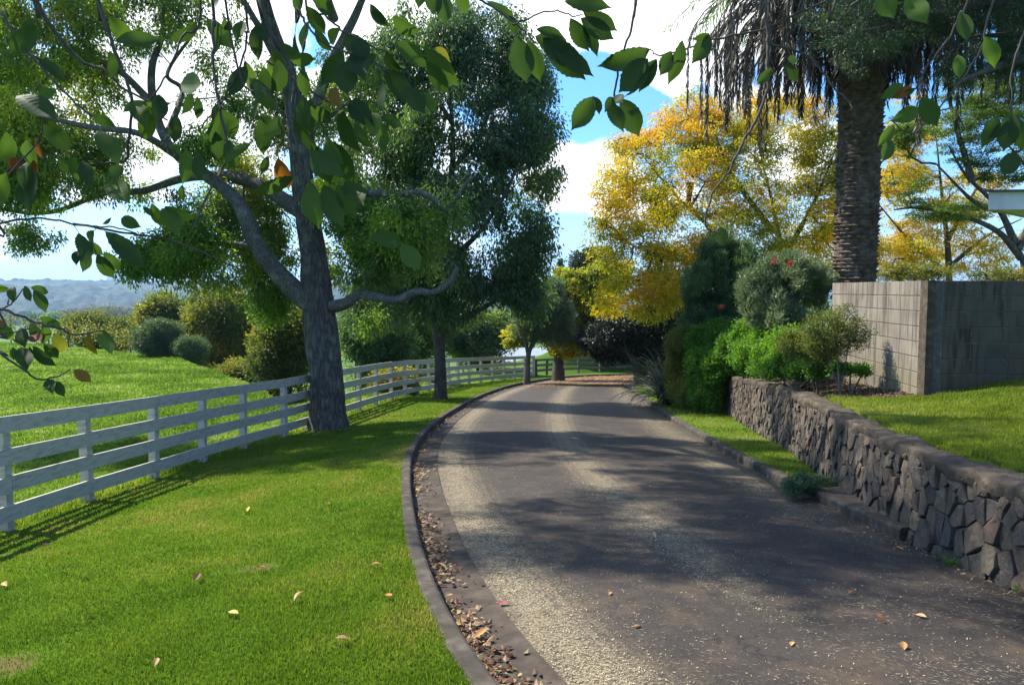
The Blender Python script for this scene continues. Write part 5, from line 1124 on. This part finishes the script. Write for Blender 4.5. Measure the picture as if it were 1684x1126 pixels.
# small weeds at the foot of the stone wall
for (px, py, sz, lab) in ((1562, 930, .07, 'tuft of green weed at the wall foot with a red leaf beside it'), (1677, 972, .06, 'green weed at the wall foot touching the right edge of the photo'), (1540, 922, .035, 'tiny weed sprig left of the bigger tuft at the wall foot')):
    p = ray_ground(px, py, HR, 3.); n = 46; D = norm(RNG.normal(size=(n, 3)) * (1, 1, .5) + (0, 0, .5)); D[:, 2] = abs(D[:, 2]); C = np.array([p.x, p.y, p.z + .004]) + D * sz * RNG.uniform(.4, .9, (n, 1))
    props(leaves('weed', C, D, sz * .6, sz * .16, MAT['leaf_bright']), lab, 'weed')

# ------------------------------------------------------------------ cherry tree over the camera, its twigs hanging into view
def M_cherry():
    m = leafmat('cherry_leaf', [(0, (.024, .046, .018)), (.5, (.045, .085, .022)), (.8, (.08, .135, .026)), (.86, (.14, .13, .02)), (.93, (.22, .085, .018)), (1, (.14, .03, .016))], .38, (1.4, 1.5, .65), .6, .22)
    return m
MAT['cherry'] = M_cherry()
def cherry():
    g = (-4.3, .3, float(Hl(-4.3, .3))); t = thing('cherry_tree', 'cherry tree beside the camera whose leafy twigs hang across the top and left', 'tree', g)
    tw = MB(); lv = MB()
    bole(t, smooth_line([(g[0], g[1], g[2] - .1), (-4.2, .3, .8), (-4.0, .4, 1.9)], 6), [.2] * 2 + [.17] * 5 + [.14] * 6, MAT['bark3'], k=20, rough=.06, flare=.2)
    hubs = []
    for pts, a, b in (([(-4.0, .4, 1.9), (-3.2, .8, 2.9), (-2.0, 1.1, 3.5), (-.6, 1.2, 3.6), (.9, 1.25, 3.5), (2.0, 1.3, 3.35)], .1, .03), ([(-4.0, .4, 1.9), (-4.1, 1.4, 3.1), (-3.6, 2.6, 3.9), (-2.2, 3.6, 4.4)], .09, .03),
                      ([(-4, .4, 1.9), (-5, .2, 3.1), (-6, .8, 4.2)], .08, .02), ([(-2, 1.1, 3.5), (-1.2, 2.2, 4.0), (0, 3.2, 4.4), (1.4, 3.6, 4.6)], .05, .02), ([(-4.0, .4, 1.9), (-3.0, -.6, 3.1), (-1.4, -1.2, 3.9), (.6, -1, 4)], .08, .02)):
        P = smooth_line(pts, 6); bole(t, P, np.linspace(a, b, len(P)), MAT['bark3'], 'limb', k=10, rough=.07); hubs += list(P[3:])
    hubs = np.array(hubs)
    def leaf(p0, p1, v, W=.45, roll=None, fold=None):
        p0 = np.array(p0); p1 = np.array(p1); L = np.linalg.norm(p1 - p0); x = (p1 - p0) / L
        view = norm(np.array([0, 0, CAMZ]) - p0); n_ = norm(view - x * np.dot(view, x)); 
        a = RNG.normal(0, .75) if roll is None else roll; s = np.cross(n_, x); n2 = n_ * math.cos(a) + s * math.sin(a); s2 = np.cross(n2, x)
        V, F_ = leaf_mesh(L, L * W, RNG.uniform(.15, .5) if fold is None else fold, RNG.uniform(-.12, .3), 21, RNG.uniform(-.03, .03), .006); lv.add(p0 + V[:, :1] * x + V[:, 1:2] * s2 + V[:, 2:] * n2, F_, a=float(v))
        return L
    def twig(pts, d0, d1, r0, r1, dens=0., ext=None, sp=(.6, 1.)):
        n = len(pts); P = [Q(x, y, d0 + (d1 - d0) * i / (n - 1)) for i, (x, y) in enumerate(pts)]; P = [tuple(p) for p in P]
        if ext is not None: P = [tuple(e) for e in ext] + P
        P = smooth_line(P, 6) ; P = P + RNG.normal(0, .0012, P.shape); tw.tube(P, np.linspace(r0, r1, len(P)), 6)
        if dens:
            s_ = resample(P, .075 / dens)
            for q in s_:
                if q[1] < 1.0 or RNG.random() < .2: continue
                for k in range(RNG.integers(1, 3)):
                    D = norm(RNG.normal(0, .55, 3) + np.array([0, 0, -1.0])); L = RNG.uniform(.06, .105); st = q + D * .015 + RNG.normal(0, .008, 3)
                    tw.tube([q, st], (.0011, .0009), 4, cap=False); u = RNG.random(); leaf(st, st + D * L, RNG.uniform(.1, .78) if u < .992 else RNG.uniform(.84, 1), RNG.uniform(.34, .46))
        return P
    def up(px, py, d):           # from just outside the frame up to the nearest limb
        p = np.array(Q(px, py, d)); j = np.argmin(np.linalg.norm(hubs - p, axis=1)); h = hubs[j]; mid = (h * .5 + p * .5) + (0, 0, .1); return [h, mid]
    Z = lambda ox, oy, s: (lambda L: [(ox + x / s, oy + y / s) for x, y in L])
    # left / upper left
    twig([(-30, -15), (0, 17), (34, 71), (84, 128), (135, 179), (189, 216), (206, 236)], 1.9, 1.7, .004, .0018, .55, up(-60, -40, 1.9))
    twig([(50, -25), (61, 0), (74, 30), (108, 74), (135, 101), (175, 118), (202, 145), (250, 172), (275, 200)], 1.8, 1.8, .0065, .002, .3, up(40, -60, 1.8))
    twig([(158, -20), (162, 0), (182, 67), (202, 118), (216, 162), (211, 236), (206, 263), (178, 268), (148, 266)], 1.7, 1.6, .005, .002, .5, up(150, -60, 1.7))
    twig([(345, -30), (350, 40), (352, 100), (358, 162), (374, 256), (344, 314), (317, 378)], 1.75, 1.5, .0045, .0018, .5, up(340, -60, 1.7))
    twig([(-40, 372), (0, 366), (67, 359), (135, 371), (196, 375), (232, 388)], 1.5, 1.5, .0035, .0012, .25, [(-2.6, .9, 3.0), (-1.6, 1.4, 2.0)])
    twig([(120, 368), (189, 380), (270, 393), (337, 417), (398, 444)], 1.5, 1.75, .0028, .0014, .12)
    twig([(-60, 330), (0, 300), (60, 235), (70, 200)], 1.5, 1.5, .003, .0014, .6, [(-2.6, .9, 3.0), (-1.6, 1.4, 2.2)])
    # left low
    twig([(-60, 520), (0, 508), (20, 498), (37, 474)], 1.35, 1.4, .0028, .0012, 0, [(-2.9, .9, 3.0), (-1.6, 1.2, 1.9)])
    twig([(-60, 505), (0, 508), (50, 525), (101, 542), (121, 549), (169, 545)], 1.35, 1.4, .003, .0013, 0)
    twig([(-60, 560), (0, 582), (40, 609), (61, 623), (88, 621), (116, 609)], 1.3, 1.35, .003, .0012, 0, [(-2.9, .9, 3.0), (-1.6, 1.15, 1.75)])
    twig([(-60, 540), (0, 547), (30, 545), (60, 537)], 1.32, 1.38, .0022, .0012, 0, [(-1.6, 1.15, 1.75)])
    z5 = Z(0, 380, 2.964)
    for (a, b, v, d) in (((120, 265), (160, 345), .5, 1.4), ((150, 275), (238, 300), .75, 1.4), ((165, 285), (232, 392), .35, 1.4), ((65, 270), (55, 335), .45, 1.4), ((45, 330), (35, 362), .4, 1.4), ((195, 418), (300, 470), .6, 1.4), ((100, 470), (115, 560), .3, 1.4), ((150, 445), (212, 548), .25, 1.4),
                         ((205, 455), (235, 560), .7, 1.4), ((262, 498), (312, 602), .85, 1.42), ((436, 497), (455, 612), .88, 1.42), ((490, 495), (545, 602), .8, 1.42), ((505, 478), (577, 588), .83, 1.42), ((105, 565), (128, 668), .25, 1.36), ((160, 560), (248, 665), .2, 1.36), ((140, 560), (190, 630), .2, 1.37), ((215, 545), (287, 622), .4, 1.37),
                         ((65, 565), (65, 632), .6, 1.36), ((0, 450), (60, 530), .78, 1.4), ((0, 430), (-10, 475), .92, 1.4), ((60, 520), (90, 545), .9, 1.4), ((360, 675), (448, 737), .9, 1.35), ((235, 722), (246, 768), .3, 1.34), ((272, 732), (303, 797), .35, 1.34), ((150, 505), (190, 530), .97, 1.4),
                         ((405, 48), (505, 118), .5, 1.55), ((505, 100), (590, 198), .55, 1.55), ((472, 112), (555, 235), .45, 1.55), ((430, 95), (405, 200), .6, 1.55), ((385, 95), (365, 150), .1, 1.55), ((0, 262), (22, 290), .7, 1.4)):
        p, q = z5([a, b]); leaf(Q(*p, d), Q(*q, d + RNG.uniform(-.04, .04)), v, .48, RNG.normal(0, .5))
    z1 = Z(0, 0, 2.964)
    for (a, b, v) in (((730, 520), (715, 680), .75), ((775, 460), (780, 590), .1), ((80, 468), (268, 556), .3), ((200, 605), (350, 735), .3), ((30, 640), (40, 815), .5), ((130, 680), (155, 850), .65), ((180, 680), (190, 770), .95), ((105, 765), (105, 890), .97), ((90, 770), (45, 830), .98), ((165, 780), (150, 870), .96), ((520, 860), (640, 1000), .7),
                      ((700, 1010), (745, 1050), .3), ((740, 990), (800, 1110), .75), ((790, 1015), (870, 1120), .7), ((800, 1010), (925, 1075), .6), ((590, 1065), (680, 1105), .6), ((540, 1060), (500, 1100), .2), ((640, 500), (650, 570), .6), ((890, 900), (885, 985), .75), ((910, 730), (905, 890), .78), ((960, 740), (980, 880), .3), ((340, 760), (385, 885), .7), ((410, 790), (425, 890), .2),
                      ((880, 410), (1010, 420), .7), ((930, 440), (900, 560), .15), ((960, 470), (975, 590), .1), ((860, 560), (850, 700), .2), ((1050, 640), (1060, 790), .15), ((1110, 680), (1140, 820), .6), ((450, 560), (560, 620), .65), ((480, 640), (580, 760), .6), ((290, 760), (330, 850), .6)):
        p, q = z1([a, b]); leaf(Q(*p, 1.6), Q(*q, 1.6 + RNG.uniform(-.06, .06)), v, .46, RNG.normal(0, .5))
    # centre
    twig([(424, -25), (427, 0), (444, 51), (474, 98), (484, 135), (481, 189), (498, 277), (518, 310)], 1.75, 1.55, .0045, .0018, .45, up(420, -60, 1.75))
    twig([(486, -20), (491, 13), (504, 40), (531, 71), (555, 81), (609, 98), (640, 120)], 1.7, 1.6, .0035, .0015, .75, up(480, -60, 1.7))
    twig([(500, -25), (535, 24), (568, 54), (622, 81), (656, 91), (700, 90)], 1.8, 1.7, .0035, .0015, .6, up(500, -60, 1.8))
    twig([(440, 100), (481, 128), (521, 155), (545, 169), (572, 175), (610, 185)], 1.65, 1.6, .003, .0014, .7)
    twig([(380, 60), (440, 150), (470, 200), (500, 240), (530, 290)], 1.6, 1.5, .003, .0014, .8, up(360, -60, 1.6))
    twig([(400, -25), (405, 60), (390, 120), (362, 170), (330, 210)], 1.8, 1.7, .004, .0015, .6, up(400, -60, 1.8))
    twig([(330, -25), (300, 60), (270, 130), (235, 190), (232, 240)], 1.8, 1.7, .0035, .0015, .3, up(320, -60, 1.8))
    z2 = Z(420, 0, 2.964)
    for (a, b, v) in (((250, 30), (340, 165), .45), ((280, -5), (375, 62), .4), ((110, 290), (130, 480), .1), ((160, 280), (300, 300), .6), ((430, 250), (320, 420), .4), ((440, 300), (450, 480), .35), ((480, 250), (540, 400), .2), ((480, 190), (550, 290), .05), ((640, 250), (700, 370), .05), ((690, 200), (840, 330), .55),
                      ((830, 240), (985, 430), .6), ((840, 300), (940, 465), .6), ((860, 240), (965, 300), .86), ((830, 450), (885, 555), .78), ((730, 420), (830, 560), .2), ((460, 490), (560, 600), .05), ((480, 590), (550, 730), .4), ((590, 580), (640, 740), .6), ((620, 560), (720, 620), .5), ((110, 770), (160, 940), .95), ((20, 580), (50, 760), .2), ((60, 760), (30, 850), .4),
                      ((260, 520), (380, 600), .3), ((300, 710), (370, 900), .3), ((380, 690), (480, 900), .35), ((260, 890), (300, 1110), .6), ((330, 900), (430, 1110), .35), ((400, 900), (490, 1050), .6), ((440, 880), (530, 1010), .5), ((340, 670), (430, 800), .75), ((270, 700), (310, 880), .7), ((570, 550), (580, 625), .8), ((370, 430), (395, 510), .9),
                      ((560, 60), (640, 120), .4), ((670, 80), (800, 190), .5), ((560, 20), (640, 140), .3), ((230, 330), (240, 480), .5)):
        p, q = z2([a, b]); leaf(Q(*p, 1.55), Q(*q, 1.55 + RNG.uniform(-.06, .06)), v, .46, RNG.normal(0, .45))
    leaf(Q(660, 400, 1.5), Q(690, 445, 1.5), .6, .6, .2); leaf(Q(610, 388, 1.5), Q(665, 400, 1.52), .4, .5, .2)
    # upper right of centre, sharp against the sky
    twig([(700, -40), (745, -15), (800, 5), (855, 45), (878, 70)], 1.6, 1.55, .0035, .0015, 0, up(690, -60, 1.6))
    twig([(845, 42), (853, 37), (891, 22), (921, 19), (945, 27), (958, 24)], 1.55, 1.6, .0022, .0011)
    twig([(1050, -25), (1046, 0), (1036, 51), (1019, 108), (1010, 159)], 1.6, 1.6, .0035, .0022, 0, up(1050, -60, 1.6))
    twig([(1380, -20), (1361, 0), (1294, 30), (1260, 47), (1177, 64), (1144, 76), (1120, 83), (1083, 91), (1069, 81)], 1.6, 1.6, .0032, .0013, 0, up(1390, -60, 1.6))
    twig([(1258, -25), (1260, 0), (1262, 57), (1267, 71), (1327, 91), (1348, 111), (1371, 145), (1392, 162), (1405, 182)], 1.6, 1.55, .0035, .0015, 0, up(1258, -60, 1.6))
    twig([(1264, 60), (1263, 100), (1260, 152), (1241, 202), (1221, 236), (1198, 283), (1171, 320), (1160, 371), (1186, 384)], 1.6, 1.55, .0035, .0018)
    twig([(1600, -20), (1580, 20), (1557, 68), (1523, 111), (1506, 145), (1476, 162)], 1.8, 1.7, .003, .0013, 0, up(1600, -60, 1.8))
    twig([(1640, -20), (1614, 78), (1564, 155), (1530, 189), (1503, 219), (1465, 200)], 1.8, 1.7, .003, .0013, 0, up(1640, -60, 1.8))
    twig([(1690, 40), (1665, 115), (1663, 186)], 1.7, 1.65, .0025, .0014, 0)
    for (a, b, v, w_, ro) in (((1069, 81), (989, 114), .35, .42, .3), ((1066, 97), (1017, 153), .35, .55, .2), ((1080, 97), (1050, 152), .3, .5, -.3), ((1080, 97), (1032, 166), .4, .2, 1.1), ((1104, 84), (1084, 126), .35, .6, .2), ((1122, 66), (1107, 140), .3, .4, .5), ((1167, 58), (1141, 103), .3, .6, .2), ((1168, 56), (1138, 65), .35, .4, .4),
                              ((977, 159), (941, 214), .45, .56, .1), ((975, 158), (988, 186), .3, .5, .8), ((1008, 160), (998, 182), .2, .7, .3), ((1000, 168), (1026, 214), .25, .5, .2), ((1022, 162), (1052, 225), .3, .56, .1), ((1010, 158), (1024, 170), .3, .9, .3),
                              ((928, 2), (1005, 10), .3, .36, .3), ((959, 20), (1016, 51), .35, .45, .3), ((955, 30), (1010, 66), .25, .48, .2), ((938, 30), (969, 84), .3, .5, -.2), ((958, 40), (986, 93), .35, .4, .5), ((882, 48), (928, 58), .35, .4, .4), ((850, 60), (866, 138), .45, .55, .1), ((868, 66), (890, 135), .4, .45, .2),
                              ((893, 62), (963, 133), .2, .48, .2), ((905, 75), (976, 129), .3, .36, .3), ((880, 60), (940, 90), .15, .6, .3), ((712, -15), (712, 27), .6, .7, .2), ((728, -10), (733, 37), .5, .6, .2), ((752, -12), (768, 22), .6, .6, .2), ((838, 25), (850, 60), .3, .5, .3), ((800, 2), (850, 30), .5, .3, .6), ((690, -20), (690, 8), .6, .6, .2),
                              ((1290, 105), (1312, 135), .15, .55, .2), ((1270, 112), (1245, 140), .35, .5, .2), ((1295, 95), (1310, 102), .2, .5, .4), ((1186, 373), (1187, 405), .2, .7, .2),
                              ((1486, 138), (1451, 162), .65, .5, .1), ((1500, 142), (1472, 162), .95, .45, .4), ((1505, 145), (1480, 160), .3, .4, .5), ((1515, 160), (1540, 208), .5, .6, .2), ((1512, 180), (1470, 198), .7, .55, .1), ((1470, 205), (1448, 240), .7, .5, .3), ((1465, 230), (1450, 268), .6, .5, .3),
                              ((1445, -10), (1470, 30), .75, .7, .1), ((1490, -5), (1525, 40), .78, .6, .2), ((1580, 20), (1590, 70), .5, .5, .3), ((1640, 190), (1620, 240), .5, .5, .3), ((1664, 186), (1650, 250), .4, .55, .2), ((1664, 190), (1684, 245), .5, .5, .2), ((1620, 60), (1640, 110), .78, .5, .3), ((1575, 90), (1580, 125), .76, .5, .3), ((1660, 200), (1632, 225), .2, .5, .3), ((1670, 250), (1650, 290), .2, .6, .2)):
        leaf(Q(*a, 1.58), Q(*b, 1.58 + RNG.uniform(-.03, .03)), v, w_ * .95, ro)
    tw.build('twigs', MAT['twig'], t, True); lv.build('hanging_leaves', MAT['cherry'], t, True)
    # the part of the crown above the picture, it shades the foreground
    cl = [(-3.6, 1.2, 4.5, 2.0, 1.7, .8), (-1.4, 2.6, 4.6, 1.7, 1.4, .5), (.4, 1.6, 4.1, 1.6, 1.2, .45), (-5.6, 2.6, 5.0, 1.6, 1.7, .8), (-1.4, -.8, 4.6, 2.4, 1.4, .7), (1.6, 3.2, 5.0, 1.2, 1.1, .4), (-3.4, 4.2, 5.4, 1.5, 1.3, .6), (-5.6, -.4, 4.8, 1.8, 1.6, .8)]
    crown(t, list(hubs), cl, 330, 34, .28, .105, .05, MAT['cherry'], MAT['twig'], droop=.9, shell=.1, r_tip=.003, gap=-.35, vbase=(.1, .6), vnoise=.2)
cherry()

# ------------------------------------------------------------------ haze
def haze():
    mb = MB(); mb.box((0, 300, 70), (7400, 0, 0), (0, 7400, 0), (0, 0, 145)); o = mb.build('haze', None); o['kind'] = 'stuff'
    m = bpy.data.materials.new('thin_air_haze'); m.use_nodes = True; N = NT(m.node_tree); N.n.clear(); out = N.new('ShaderNodeOutputMaterial'); v = N.new('ShaderNodeVolumePrincipled')
    v.inputs['Color'].default_value = (.38, .64, 1, 1); v.inputs['Density'].default_value = .00016; v.inputs['Anisotropy'].default_value = .35
    N.lk(v.outputs[0], out.inputs['Volume']); o.data.materials.append(m)
haze()
